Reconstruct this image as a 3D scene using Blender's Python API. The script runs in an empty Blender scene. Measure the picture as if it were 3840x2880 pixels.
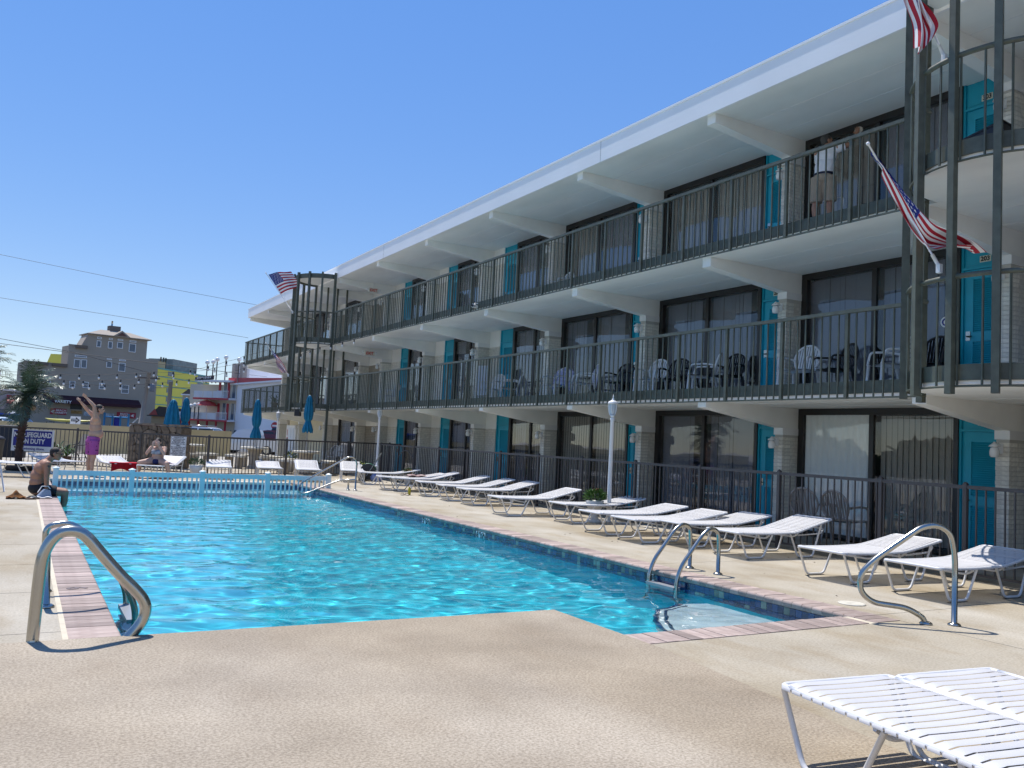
import bpy, bmesh, math, random
import numpy as np
from mathutils import Vector, Matrix, Euler
random.seed(11)
RNG = np.random.default_rng(5)
PI = math.pi
SC = bpy.context.scene
COL = SC.collection
R = math.radians

# ---------------------------------------------------------------- camera
cam = bpy.data.objects.new('camera', bpy.data.cameras.new('camera'))
COL.objects.link(cam)
SC.camera = cam
YAW, PIT, ROL = 0.51866, 0.06839, 0.04954
_f = Vector((math.sin(YAW)*math.cos(PIT), math.cos(YAW)*math.cos(PIT), math.sin(PIT)))
_r0 = Vector((math.cos(YAW), -math.sin(YAW), 0)); _u0 = _r0.cross(_f)
_r = math.cos(ROL)*_r0 + math.sin(ROL)*_u0
_u = -math.sin(ROL)*_r0 + math.cos(ROL)*_u0
cam.matrix_world = Matrix(((_r.x, _u.x, -_f.x, 0), (_r.y, _u.y, -_f.y, 0), (_r.z, _u.z, -_f.z, 1.40), (0, 0, 0, 1)))
cam.data.sensor_width = 36; cam.data.sensor_fit = 'HORIZONTAL'
cam.data.lens = 30.0
cam.data.clip_start = 0.05; cam.data.clip_end = 3000

# ---------------------------------------------------------------- sky, sun, exposure
SUN_EL, SUN_AZ = R(64.5), R(-11)          # azimuth measured from +Y towards +X
w = bpy.data.worlds.new('World'); SC.world = w; w.use_nodes = True
nt = w.node_tree
bgn = nt.nodes['Background']
sky = nt.nodes.new('ShaderNodeTexSky'); sky.sky_type = 'NISHITA'
sky.sun_disc = False; sky.sun_elevation = SUN_EL; sky.sun_rotation = SUN_AZ
sky.altitude = 0; sky.air_density = 1.0; sky.dust_density = 0.0; sky.ozone_density = 7.0
hs = nt.nodes.new('ShaderNodeHueSaturation'); hs.inputs['Saturation'].default_value = 2.15; hs.inputs['Hue'].default_value = .521; hs.inputs['Value'].default_value = 1.84
gm = nt.nodes.new('ShaderNodeGamma'); gm.inputs[1].default_value = .35
nt.links.new(sky.outputs[0], gm.inputs[0]); nt.links.new(gm.outputs[0], hs.inputs['Color']); nt.links.new(hs.outputs[0], bgn.inputs[0]); bgn.inputs[1].default_value = 0.14
sun = bpy.data.objects.new('sun', bpy.data.lights.new('sun', 'SUN'))
COL.objects.link(sun)
sun.data.energy = 2.95; sun.data.angle = R(0.53); sun.data.color = (1.0, 0.955, 0.89)
sun.location = (0, 30, 60)
sd = Vector((math.sin(SUN_AZ)*math.cos(SUN_EL), math.cos(SUN_AZ)*math.cos(SUN_EL), math.sin(SUN_EL)))
sun.rotation_euler = sd.to_track_quat('Z', 'Y').to_euler()
sun.data.cycles.is_caustics_light = True
SC.view_settings.view_transform = 'Standard'; SC.view_settings.look = 'None'
SC.view_settings.exposure = 0.88; SC.view_settings.gamma = 1.0
SC.view_settings.use_curve_mapping = False
cy = SC.cycles
SC.render.engine = 'CYCLES'
cy.use_denoising = True
cy.max_bounces = 10; cy.diffuse_bounces = 6; cy.glossy_bounces = 5; cy.transmission_bounces = 8; cy.transparent_max_bounces = 12
cy.caustics_reflective = False; cy.caustics_refractive = True
cy.sample_clamp_indirect = 6.0; cy.sample_clamp_direct = 0
cy.use_adaptive_sampling = True; cy.adaptive_threshold = 0.015

# ---------------------------------------------------------------- materials
MATS = {}
def srgb(r, g, b):
    f = lambda c: (c/255/12.92 if c/255 <= .04045 else ((c/255+.055)/1.055)**2.4)
    return (f(r), f(g), f(b))
def mat(name, col, rough=.6, metal=0., noise=0., nscale=8., bump=0., bscale=60., spec=.5, rnd=0., col2=None, stretch=None, coat=0.):
    """principled material: base colour with a noise mottling, optional per-object brightness spread and fine bump"""
    if name in MATS: return MATS[name]
    m = bpy.data.materials.new(name); m.use_nodes = True
    t = m.node_tree; b = t.nodes['Principled BSDF']
    b.inputs['Roughness'].default_value = rough; b.inputs['Metallic'].default_value = metal
    b.inputs['Specular IOR Level'].default_value = spec
    if coat: b.inputs['Coat Weight'].default_value = coat
    tc = t.nodes.new('ShaderNodeTexCoord'); src = tc.outputs['Object']
    if stretch:
        mp = t.nodes.new('ShaderNodeMapping'); mp.inputs['Scale'].default_value = stretch
        t.links.new(src, mp.inputs[0]); src = mp.outputs[0]
    out = None
    if noise or col2:
        n = t.nodes.new('ShaderNodeTexNoise'); n.inputs['Scale'].default_value = nscale; n.inputs['Detail'].default_value = 5
        t.links.new(src, n.inputs['Vector'])
        r = t.nodes.new('ShaderNodeValToRGB')
        c2 = col2 if col2 else tuple(max(0, c*(1-noise)) for c in col)
        c1 = col if col2 else tuple(min(1, c*(1+noise*.6)) for c in col)
        r.color_ramp.elements[0].position = .3; r.color_ramp.elements[0].color = (*c2, 1)
        r.color_ramp.elements[1].position = .7; r.color_ramp.elements[1].color = (*c1, 1)
        t.links.new(n.outputs['Fac'], r.inputs[0]); out = r.outputs[0]
    if rnd:
        oi = t.nodes.new('ShaderNodeObjectInfo'); mr = t.nodes.new('ShaderNodeMapRange')
        mr.inputs[3].default_value = 1-rnd; mr.inputs[4].default_value = 1+rnd
        t.links.new(oi.outputs['Random'], mr.inputs[0])
        mx = t.nodes.new('ShaderNodeVectorMath'); mx.operation = 'SCALE'
        if out is None:
            mx.inputs[0].default_value = col
        else: t.links.new(out, mx.inputs[0])
        t.links.new(mr.outputs[0], mx.inputs['Scale']); out = mx.outputs[0]
    if out is None: b.inputs['Base Color'].default_value = (*col, 1)
    else: t.links.new(out, b.inputs['Base Color'])
    if bump:
        n2 = t.nodes.new('ShaderNodeTexNoise'); n2.inputs['Scale'].default_value = bscale; n2.inputs['Detail'].default_value = 4
        t.links.new(src, n2.inputs['Vector'])
        bp = t.nodes.new('ShaderNodeBump'); bp.inputs['Strength'].default_value = bump; bp.inputs['Distance'].default_value = .01
        t.links.new(n2.outputs['Fac'], bp.inputs['Height']); t.links.new(bp.outputs[0], b.inputs['Normal'])
    MATS[name] = m
    return m

def concrete(name, c_hi, c_lo, grain, stain=(.8, .75, .66), blot=(.88, .84, .78), gfac=.5):
    """sun bleached concrete: broad stains, mid mottling, speckled aggregate"""
    m = bpy.data.materials.new(name); m.use_nodes = True
    t = m.node_tree; b = t.nodes['Principled BSDF']; b.inputs['Roughness'].default_value = .85
    b.inputs['Specular IOR Level'].default_value = .25
    tc = t.nodes.new('ShaderNodeTexCoord')
    def nz(s, d, st=None):
        n = t.nodes.new('ShaderNodeTexNoise'); n.inputs['Scale'].default_value = s; n.inputs['Detail'].default_value = d
        if st:
            mp = t.nodes.new('ShaderNodeMapping'); mp.inputs['Scale'].default_value = st
            t.links.new(tc.outputs['Object'], mp.inputs[0]); t.links.new(mp.outputs[0], n.inputs['Vector'])
        else: t.links.new(tc.outputs['Object'], n.inputs['Vector'])
        return n.outputs['Fac']
    def ramp(s, a, ca, bb, cb):
        r = t.nodes.new('ShaderNodeValToRGB'); r.color_ramp.elements[0].position = a; r.color_ramp.elements[0].color = (*ca, 1)
        r.color_ramp.elements[1].position = bb; r.color_ramp.elements[1].color = (*cb, 1); t.links.new(s, r.inputs[0]); return r.outputs[0]
    def mul(a, bb, fac=1.):
        x = t.nodes.new('ShaderNodeMix'); x.data_type = 'RGBA'; x.blend_type = 'MULTIPLY'; x.inputs[0].default_value = fac
        t.links.new(a, x.inputs[6]); t.links.new(bb, x.inputs[7]); return x.outputs[2]
    base = ramp(nz(1.3, 6), .35, c_lo, .65, c_hi)
    st = mul(ramp(nz(.45, 8, (1, .5, 1)), .42, stain, .6, (1, 1, 1)), ramp(nz(2.7, 9, (1, .45, 1)), .34, blot, .50, (1, 1, 1)))
    gr = ramp(nz(grain, 3), .34, (.66, .64, .61), .62, (1.12, 1.11, 1.1))
    sp = ramp(nz(grain*2.6, 2), .3, (.74, .72, .7), .5, (1, 1, 1))
    c = mul(mul(mul(base, st), gr, gfac), sp, gfac*.85)
    t.links.new(c, b.inputs['Base Color'])
    bp = t.nodes.new('ShaderNodeBump'); bp.inputs['Strength'].default_value = .35; bp.inputs['Distance'].default_value = .006
    t.links.new(nz(grain*1.5, 3), bp.inputs['Height']); t.links.new(bp.outputs[0], b.inputs['Normal'])
    return m

def glass_mat(name, tint, ior=1.6, strength=1.0):
    """window pane: fresnel mix of a clear tinted sheet and a mirror"""
    m = bpy.data.materials.new(name); m.use_nodes = True; t = m.node_tree
    for n in list(t.nodes):
        if n.type != 'OUTPUT_MATERIAL': t.nodes.remove(n)
    o = [n for n in t.nodes if n.type == 'OUTPUT_MATERIAL'][0]
    fr = t.nodes.new('ShaderNodeFresnel'); ge = t.nodes.new('ShaderNodeNewGeometry'); mr = t.nodes.new('ShaderNodeMapRange')
    mr.inputs[3].default_value = ior; mr.inputs[4].default_value = 1/ior      # same reflectance from either side of the thin pane
    t.links.new(ge.outputs['Backfacing'], mr.inputs[0]); t.links.new(mr.outputs[0], fr.inputs[0])
    tr = t.nodes.new('ShaderNodeBsdfTransparent'); tr.inputs[0].default_value = (*tint, 1)
    gl = t.nodes.new('ShaderNodeBsdfGlossy'); gl.inputs['Roughness'].default_value = 0.01; gl.inputs[0].default_value = (strength, strength, strength, 1)
    n = t.nodes.new('ShaderNodeTexNoise'); n.inputs['Scale'].default_value = 1.1
    tc = t.nodes.new('ShaderNodeTexCoord'); t.links.new(tc.outputs['Object'], n.inputs['Vector'])
    bp = t.nodes.new('ShaderNodeBump'); bp.inputs['Strength'].default_value = .06; bp.inputs['Distance'].default_value = .05
    t.links.new(n.outputs['Fac'], bp.inputs['Height']); t.links.new(bp.outputs[0], gl.inputs['Normal'])
    mx = t.nodes.new('ShaderNodeMixShader')
    t.links.new(fr.outputs[0], mx.inputs[0]); t.links.new(tr.outputs[0], mx.inputs[1]); t.links.new(gl.outputs[0], mx.inputs[2])
    t.links.new(mx.outputs[0], o.inputs[0])
    return m

# ---------------------------------------------------------------- mesh helpers
class MB:
    """collects simple shapes; build() links them as ONE mesh object"""
    def __init__(s): s.v = []; s.f = []; s.m = []; s.sm = []
    def add(s, vs, fs, mi=0, smooth=False):
        o = len(s.v); s.v += [tuple(map(float, p)) for p in vs]
        for f in fs: s.f.append(tuple(i+o for i in f)); s.m.append(mi); s.sm.append(smooth)
        return s
    def box(s, x0, x1, y0, y1, z0, z1, mi=0):
        return s.add([(x0,y0,z0),(x1,y0,z0),(x1,y1,z0),(x0,y1,z0),(x0,y0,z1),(x1,y0,z1),(x1,y1,z1),(x0,y1,z1)],
                     [(3,2,1,0),(4,5,6,7),(0,1,5,4),(1,2,6,5),(2,3,7,6),(3,0,4,7)], mi)
    def obox(s, c, size, rot, mi=0):
        M = Euler(rot).to_matrix(); h = [q/2 for q in size]; c = Vector(c)
        vs = [c + M @ Vector((sx*h[0], sy*h[1], sz*h[2])) for sz in (-1,1) for sx, sy in ((-1,-1),(1,-1),(1,1),(-1,1))]
        return s.add(vs, [(3,2,1,0),(4,5,6,7),(0,1,5,4),(1,2,6,5),(2,3,7,6),(3,0,4,7)], mi)
    def prism(s, poly, p0, ex, ey, ez, mi=0):
        """polygon (u,v) in the plane p0 + u*ex + v*ey, pushed along ez"""
        p0, ex, ey, ez = Vector(p0), Vector(ex), Vector(ey), Vector(ez); n = len(poly)
        a = [p0 + ex*u + ey*v for u, v in poly]; b = [q + ez for q in a]
        return s.add(a+b, [tuple(range(n-1, -1, -1)), tuple(range(n, 2*n))] + [(i, (i+1) % n, n+(i+1) % n, n+i) for i in range(n)], mi)
    def tube(s, pts, r, n=8, closed=False, mi=0, caps=True):
        pts = [Vector(p) for p in pts]; N = len(pts)
        rs = r if isinstance(r, (list, tuple)) else [r]*N
        vs = []; up = None
        for i, p in enumerate(pts):
            if closed: d = (pts[(i+1) % N]-pts[i-1])
            elif i == 0: d = pts[1]-p
            elif i == N-1: d = p-pts[i-1]
            else: d = (pts[i+1]-p).normalized() + (p-pts[i-1]).normalized()
            d = d.normalized() if d.length > 1e-9 else Vector((0,0,1))
            if up is None: up = Vector((0,0,1)) if abs(d.z) < .9 else Vector((1,0,0))
            side = d.cross(up)
            if side.length < 1e-6: side = d.orthogonal()
            side.normalize(); up = side.cross(d).normalized()
            for k in range(n):
                a = 2*PI*k/n; vs.append(p + (side*math.cos(a) + up*math.sin(a))*rs[i])
        fs = []
        for i in range(N if closed else N-1):
            j = (i+1) % N
            for k in range(n): fs.append((i*n+k, j*n+k, j*n+(k+1) % n, i*n+(k+1) % n))
        s.add(vs, fs, mi, True)
        if caps and not closed:
            o = len(s.v)-len(vs)
            s.f.append(tuple(o+k for k in range(n-1, -1, -1))); s.f.append(tuple(o+(N-1)*n+k for k in range(n)))
            s.m += [mi, mi]; s.sm += [False, False]
        return s
    def lathe(s, prof, n=16, c=(0,0,0), mi=0, smooth=True, sx=1., sy=1.):
        vs = []; fs = []
        for r, z in prof:
            for k in range(n):
                a = 2*PI*k/n; vs.append((c[0]+r*math.cos(a)*sx, c[1]+r*math.sin(a)*sy, c[2]+z))
        for i in range(len(prof)-1):
            for k in range(n): fs.append((i*n+k, i*n+(k+1) % n, (i+1)*n+(k+1) % n, (i+1)*n+k))
        fs2 = [tuple(range(n-1, -1, -1)), tuple((len(prof)-1)*n+k for k in range(n))]
        s.add(vs, fs, mi, smooth)
        o = len(s.v)-len(vs)
        for f in fs2: s.f.append(tuple(o+i for i in f)); s.m.append(mi); s.sm.append(False)
        return s
    def ball(s, c, r, nu=12, nv=8, mi=0, rot=None):
        r = r if isinstance(r, (list, tuple)) else (r, r, r); M = Euler(rot).to_matrix() if rot else None
        vs = []; fs = []
        for i in range(nv+1):
            th = PI*i/nv
            for k in range(nu):
                a = 2*PI*k/nu; q = Vector((r[0]*math.sin(th)*math.cos(a), r[1]*math.sin(th)*math.sin(a), r[2]*math.cos(th)))
                if M: q = M @ q
                vs.append(Vector(c)+q)
        for i in range(nv):
            for k in range(nu): fs.append((i*nu+k, (i+1)*nu+k, (i+1)*nu+(k+1) % nu, i*nu+(k+1) % nu))
        return s.add(vs, fs, mi, True)
    def cone(s, p0, p1, r0, r1, n=12, mi=0):
        return s.tube([p0, p1], [r0, r1], n, mi=mi)
    def grid(s, fn, nu, nv, mi=None, smooth=True):
        vs = [fn(i/nu, j/nv) for j in range(nv+1) for i in range(nu+1)]
        fs = []; ms = []
        for j in range(nv):
            for i in range(nu):
                a = j*(nu+1)+i; fs.append((a, a+1, a+nu+2, a+nu+1)); ms.append(mi((i+.5)/nu, (j+.5)/nv) if mi else 0)
        o = len(s.v); s.v += [tuple(p) for p in vs]
        for f, k in zip(fs, ms): s.f.append(tuple(i+o for i in f)); s.m.append(k); s.sm.append(smooth)
        return s
    def mesh(s, name, mats):
        me = bpy.data.meshes.new(name); me.from_pydata(s.v, [], s.f)
        for m in (mats if isinstance(mats, (list, tuple)) else [mats]): me.materials.append(m)
        me.polygons.foreach_set('material_index', s.m); me.polygons.foreach_set('use_smooth', s.sm)
        me.update(); return me
    def build(s, name, mats, parent=None, loc=None, rot=None):
        return put(name, s.mesh(name, mats), parent, loc, rot)

def put(name, me, parent=None, loc=None, rot=None):
    o = bpy.data.objects.new(name, me); COL.objects.link(o)
    if parent is not None: o.parent = parent
    if loc is not None: o.location = loc
    if rot is not None: o.rotation_euler = rot
    return o
def tag(o, label=None, cat=None, group=None, kind=None):
    if label: o['label'] = label
    if cat: o['category'] = cat
    if group: o['group'] = group
    if kind: o['kind'] = kind
    return o
def thing(name, label, cat, loc=(0,0,0), rz=0., group=None, rot=None):
    o = bpy.data.objects.new(name, None); COL.objects.link(o); o.location = loc
    o.rotation_euler = rot if rot else (0, 0, rz); o.empty_display_size = .2
    return tag(o, label, cat, group)
def kids(o): return [c for c in ALLCH.get(o.name, [])]
def copy_tree(o, parent=None, _ch=None):
    if _ch is None:
        _ch = {}
        for q in COL.objects:
            if q.parent: _ch.setdefault(q.parent.name, []).append(q)
    c = o.copy(); COL.objects.link(c)
    if parent is not None: c.parent = parent
    for q in _ch.get(o.name, []): copy_tree(q, c, _ch)
    return c
def arc(c, r, a0, a1, n, ex=(1,0,0), ey=(0,1,0)):
    c, ex, ey = Vector(c), Vector(ex), Vector(ey)
    return [c + ex*(r*math.cos(a0+(a1-a0)*i/n)) + ey*(r*math.sin(a0+(a1-a0)*i/n)) for i in range(n+1)]
def fillet(pts, r, n=5):
    """round the inner corners of a polyline"""
    pts = [Vector(p) for p in pts]; out = [pts[0]]
    for a, b, c in zip(pts, pts[1:], pts[2:]):
        d0 = (a-b); d1 = (c-b); k = min(r, d0.length*.48, d1.length*.48)
        p0 = b + d0.normalized()*k; p1 = b + d1.normalized()*k
        for i in range(n+1):
            t = i/n; out.append(p0*(1-t)**2 + b*2*t*(1-t) + p1*t*t)
    out.append(pts[-1]); return out
_fonts = {}
def text_mb(txt, size, depth=.004, bold=0., width=1.):
    """lettering as a mesh centred on the origin in the XZ plane, facing -Y"""
    cu = bpy.data.curves.new('lettering', 'FONT'); cu.body = txt; cu.size = size; cu.extrude = depth/2; cu.offset = bold
    cu.align_x = 'CENTER'; cu.align_y = 'CENTER'; cu.resolution_u = 3; cu.space_line = .95
    o = bpy.data.objects.new('lettering', cu); COL.objects.link(o)
    bpy.context.view_layer.update()
    me = bpy.data.meshes.new_from_object(o.evaluated_get(bpy.context.evaluated_depsgraph_get()))
    bpy.data.objects.remove(o); bpy.data.curves.remove(cu)
    me.transform(Matrix.Rotation(PI/2, 4, 'X') @ Matrix.Diagonal((width, 1, 1, 1)))
    return me
def lettering(name, txt, size, m, parent, loc, rot=(0,0,0), bold=0., depth=.004, width=1.):
    me = text_mb(txt, size, depth, bold, width); me.materials.clear(); me.materials.append(m)
    return put(name, me, parent, loc, rot)
def remeshed(mb, voxel, smooth=3, name='body'):
    """fuse overlapping shapes into one continuous skin"""
    me = mb.mesh(name, []); o = put(name, me)
    r = o.modifiers.new('r', 'REMESH'); r.mode = 'VOXEL'; r.voxel_size = voxel; r.use_smooth_shade = True
    s = o.modifiers.new('s', 'SMOOTH'); s.iterations = smooth; s.factor = .5
    bpy.context.view_layer.update()
    out = bpy.data.meshes.new_from_object(o.evaluated_get(bpy.context.evaluated_depsgraph_get()))
    bpy.data.objects.remove(o); bpy.data.meshes.remove(me)
    out.materials.clear(); return out
# ================================================================ common materials
M_deck = concrete('deck_concrete', (.505, .463, .385), (.43, .39, .318), 55)
M_pebble = concrete('pebble_concrete', (.47, .408, .322), (.37, .317, .248), 70, (.84, .81, .76), (.97, .96, .95), .85)
M_white = mat('white_paint', (.78, .78, .77), .5, noise=.06, nscale=1.5)
M_stucco = mat('cream_stucco', (.74, .70, .61), .8, noise=.06, nscale=.7, bump=.15, bscale=40)
M_soffit = mat('soffit_paint', (.86, .86, .82), .7, noise=.13, nscale=.9, stretch=(1, .45, 1), bump=.05, bscale=30)
M_fascia = mat('fascia_metal', (.84, .85, .86), .45, noise=.04, nscale=.8)
M_iron = mat('green_grey_iron', (.088, .098, .074), .5, noise=.25, nscale=9)
M_fence = mat('bronze_aluminium', (.070, .062, .060), .45, noise=.15, nscale=7)
M_teal = mat('teal_paint', (.005, .36, .50), .45, noise=.08, nscale=3)
M_bronze = mat('window_bronze', (.022, .020, .019), .4)
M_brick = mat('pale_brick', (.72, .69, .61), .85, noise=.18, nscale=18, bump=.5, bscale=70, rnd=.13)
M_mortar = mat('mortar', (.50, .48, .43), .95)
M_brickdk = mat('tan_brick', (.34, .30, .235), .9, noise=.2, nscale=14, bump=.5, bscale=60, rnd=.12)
M_blind = mat('grey_blind', (.33, .30, .26), .8)
M_blind2 = mat('sheer_curtain', (.86, .88, .87), .8)
M_blind3 = mat('blue_grey_blind', (.15, .155, .19), .8)
M_dark = mat('dark_interior', (.05, .048, .05), .9)  # darkness of the unlit rooms put into the colour
M_glass = glass_mat('window_glass', (.97, .98, .98), 1.48, .95)
M_strap = mat('white_vinyl', (.60, .59, .59), .45, noise=.06, nscale=4, rnd=.05)
M_whitetube = mat('white_powder_coat', (.70, .70, .70), .35)
M_steel = mat('stainless_steel', (.45, .44, .40), .24, metal=1., noise=.12, nscale=5, stretch=(1, 1, .2))
M_plastic = mat('white_plastic', (.72, .72, .71), .4)
M_black = mat('black_plastic', (.016, .016, .018), .45)
M_coping = mat('coping_brick', (.41, .325, .285), .8, noise=.3, nscale=9, bump=.4, bscale=50, rnd=.32, col2=(.30, .225, .195))
M_grout = mat('grout', (.62, .55, .42), .9, noise=.15, nscale=8)
M_tile = mat('navy_tile', (.012, .045, .13), .12, noise=.5, nscale=5, rnd=.5, coat=.5)
M_tilelt = mat('glass_tile', (.12, .19, .17), .12, noise=.3, nscale=8, rnd=.3, coat=.5)
M_plaster = mat('pool_plaster', (.04, .63, .77), .8, noise=.05, nscale=.8)
M_plasterw = mat('wading_plaster', (.45, .78, .84), .8, noise=.05, nscale=.8)
M_asphalt = mat('asphalt', (.10, .098, .095), .9, noise=.2, nscale=3, bump=.3, bscale=40)
M_sand = mat('pale_ground', (.40, .37, .32), .95, noise=.15, nscale=.3)
M_red = mat('red_paint', (.42, .025, .03), .5)
M_rubber = mat('rubber', (.02, .02, .02), .7)

# ================================================================ ground and pool deck
PX0, PX1, PY0, PY1 = .67, 6.55, 5.20, 23.20      # inner pool outline
WZ = -.155                                        # water level
OX0, OX1, OY0, OY1 = .37, 6.86, 4.90, 23.50      # outer edge of the coping
def frame_sheet(name, x0, x1, y0, y1, hx0, hx1, hy0, hy1, z, m):
    b = MB()
    b.add([(x0,y0,z),(x1,y0,z),(x1,y1,z),(x0,y1,z),(hx0,hy0,z),(hx1,hy0,z),(hx1,hy1,z),(hx0,hy1,z)],
          [(0,1,5,4),(1,2,6,5),(2,3,7,6),(3,0,4,7)])
    return tag(b.build(name, m), kind='structure')
frame_sheet('ground', -900, 900, -300, 1500, OX0+.02, OX1-.02, OY0+.02, OY1-.02, -.06, M_sand)
deck = thing('pool_deck', None, None); tag(deck, kind='structure')
def slab(x0, x1, y0, y1, g=.005):
    MB().box(x0+g, x1-g, y0+g, y1-g, -.055, 0).build('concrete_slab', M_deck, deck)
ys = [-6, -2.6, .4] + [1.9+1.52*i for i in range(22)]
for a, b_ in zip(ys, ys[1:]): slab(-13, OX0, a, b_)
for a, b_ in ((-6, -1.2), (-1.2, 2.0), (2.0, OY0)): slab(OX0, OX1, a, b_)
yr = [-6, -1.2, 2.0, 5.15, 8.3, 11.5, 14.6, 17.8, 21., 24.2, 27.4, 30.6, ys[-1]]
for a, b_ in zip(yr, yr[1:]): slab(OX1, 10.45, a, b_); slab(10.45, 13.0, a, b_)
for a, b_ in ((OY1, 26.6), (26.6, 29.9), (29.9, ys[-1])):
    slab(OX0, 3.6, a, b_); slab(3.6, OX1, a, b_)
road = MB().add([(-80, 41.5, -.045), (60, 62., -.045), (60, 120, -.045), (-80, 100, -.045)], [(0,1,2,3)]).build('road', M_asphalt); tag(road, kind='structure')
lot = MB().add([(-13.2, -40, -.05), (-60, -40, -.05), (-60, 60, -.05), (-13.2, 44, -.05)], [(3,2,1,0)]).build('parking_lot', mat('bounce_asphalt', (.30,.29,.27), .9, noise=.15, nscale=1, bump=.3, bscale=40)); tag(lot, kind='structure')  # unseen lot, its tone lightened to bounce light up to the soffits

# pebbled concrete apron in front of the camera
MB().prism([(-6.5, 6.16), (-6.5, -5), (3.35, -5), (3.62, 1.6), (3.97, 4.68), (3.965, 6.055)], (0, 0, .0085), (1,0,0), (0,1,0), (0,0,.0215)).build('concrete_apron', M_pebble)
tag(bpy.data.objects['concrete_apron'], kind='structure')

# ================================================================ pool: basin, coping, waterline tiles
pool = thing('swimming_pool', None, None); tag(pool, kind='structure')
b = MB()
prof = [(PY0, -1.75), (9.5, -1.65), (13.5, -1.4), (17, -1.15), (21.3, -.95)]
for (ya, za), (yb, zb) in zip(prof, prof[1:]):
    b.add([(PX0, ya, za), (PX1, ya, za), (PX1, yb, zb), (PX0, yb, zb)], [(0,1,2,3)])
wallp = [(PY0, -.2)] + [(21.3, -.2)] + prof[::-1]
for x, fl in ((PX0, 0), (PX1, 1)):
    vs = [(x, y, z) for y, z in wallp]; b.add(vs, [tuple(range(len(vs)))[::1 if fl else -1]])
b.add([(PX0, PY0, -1.75), (PX1, PY0, -1.75), (PX1, PY0, -.2), (PX0, PY0, -.2)], [(3,2,1,0)])
b.box(PX0, PX1, 21.3, 21.5, -.97, -.30)
b.build('basin', M_plaster, pool)
b = MB()
b.add([(PX0, 21.5, -.55), (PX1, 21.5, -.55), (PX1, PY1, -.55), (PX0, PY1, -.55)], [(0,1,2,3)])
b.add([(PX0, PY1, -.55), (PX1, PY1, -.55), (PX1, PY1, -.2), (PX0, PY1, -.2)], [(0,1,2,3)])
for x, fl in ((PX0, 0), (PX1, 1)):
    vs = [(x, 21.5, -.55), (x, PY1, -.55), (x, PY1, -.2), (x, 21.5, -.2)]; b.add(vs, [(0,1,2,3) if fl else (3,2,1,0)])
b.build('wading_basin', M_plasterw, pool)
# white corner bench under water with a navy tile nosing
bench = [(PX1-.002, PY0+.002), (PX1-.002, 7.0), (6.2, 7.03), (5.75, 6.85), (5.35, 6.4), (5.05, 5.8), (4.95, PY0+.002)]
MB().prism(bench, (0, 0, -.95), (1,0,0), (0,1,0), (0,0,.47)).build('corner_bench', mat('white_plaster', (.66, .74, .76), .7, noise=.1, nscale=6), pool)
MB().tube([(x, y, -.478) for x, y in bench[2:]], .028, 6).build('bench_nosing', M_tile, pool)
MB().tube([(x+.09*(6.5-x)/1.6, y-.08, -.478) for x, y in bench[2:]], .02, 6).build('bench_nosing', M_tile, pool)
# bond beam above the basin walls, behind the tiles
b = MB()
b.box(OX0+.01, PX0-.02, OY0+.02, OY1-.02, -.3, -.055); b.box(PX1+.02, OX1-.01, OY0+.02, OY1-.02, -.3, -.055)
b.box(PX0-.02, PX1+.02, OY0+.02, PY0-.02, -.3, -.055); b.box(PX0-.02, PX1+.02, PY1+.02, OY1-.02, -.3, -.055)
b.build('bond_beam', M_grout, pool)
# coping: one bullnosed brick at a time
def brick_profile(L, h=.058, r=.022):
    a = [(0, 0), (0, h)] + [(L-r+r*math.sin(t), h-r+r*math.cos(t)) for t in (0, .4, .8, 1.2, PI/2)] + [(L-.004, 0)]
    return a
pitch = .118
prof_b = brick_profile(.315)
bm_y = MB().prism(prof_b, (0, 0, 0), (1,0,0), (0,0,1), (0, pitch-.007, 0)).mesh('coping_brick', M_coping)     # left side, nose towards +X
n = 0
for i in range(int((OY1-OY0)/pitch)):
    y = OY0 + i*pitch
    for side in (0, 1):
        if side == 0 and y < 5.5: continue
        o = put('coping_brick', bm_y, pool, (OX0 if side == 0 else OX1, y + (0 if side == 0 else pitch-.007), -.053 + random.uniform(-.0015, .0015)), (0, 0, 0 if side == 0 else PI))
for i in range(int((PX1-PX0+.0)/pitch)):
    x = PX0 + i*pitch
    if x > 3.2: put('coping_brick', bm_y, pool, (x+pitch-.007, OY0, -.053+random.uniform(-.0015, .0015)), (0, 0, PI/2))
bx = MB()
for i in range(int((PX1-PX0)/pitch)):
    x = PX0 + i*pitch; bx.box(x, x+pitch-.006, PY1-.02, OY1, -.053, .006)
tag(bx.build('far_coping_brick', mat('white_coping', (.62, .58, .52), .8, noise=.15, nscale=6), pool), kind='stuff')
b = MB()
b.box(OX0+.003, PX0, OY0+.3, OY1, -.052, -.004); b.box(PX1, OX1-.003, OY0+.003, OY1, -.052, -.004); b.box(PX0, PX1, OY0+.003, PY0-.001, -.052, -.004)
b.box(OX0-.035, OX0+.0, OY0+.4, OY1, -.05, .0035)
b.build('coping_grout', M_grout, pool)
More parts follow.
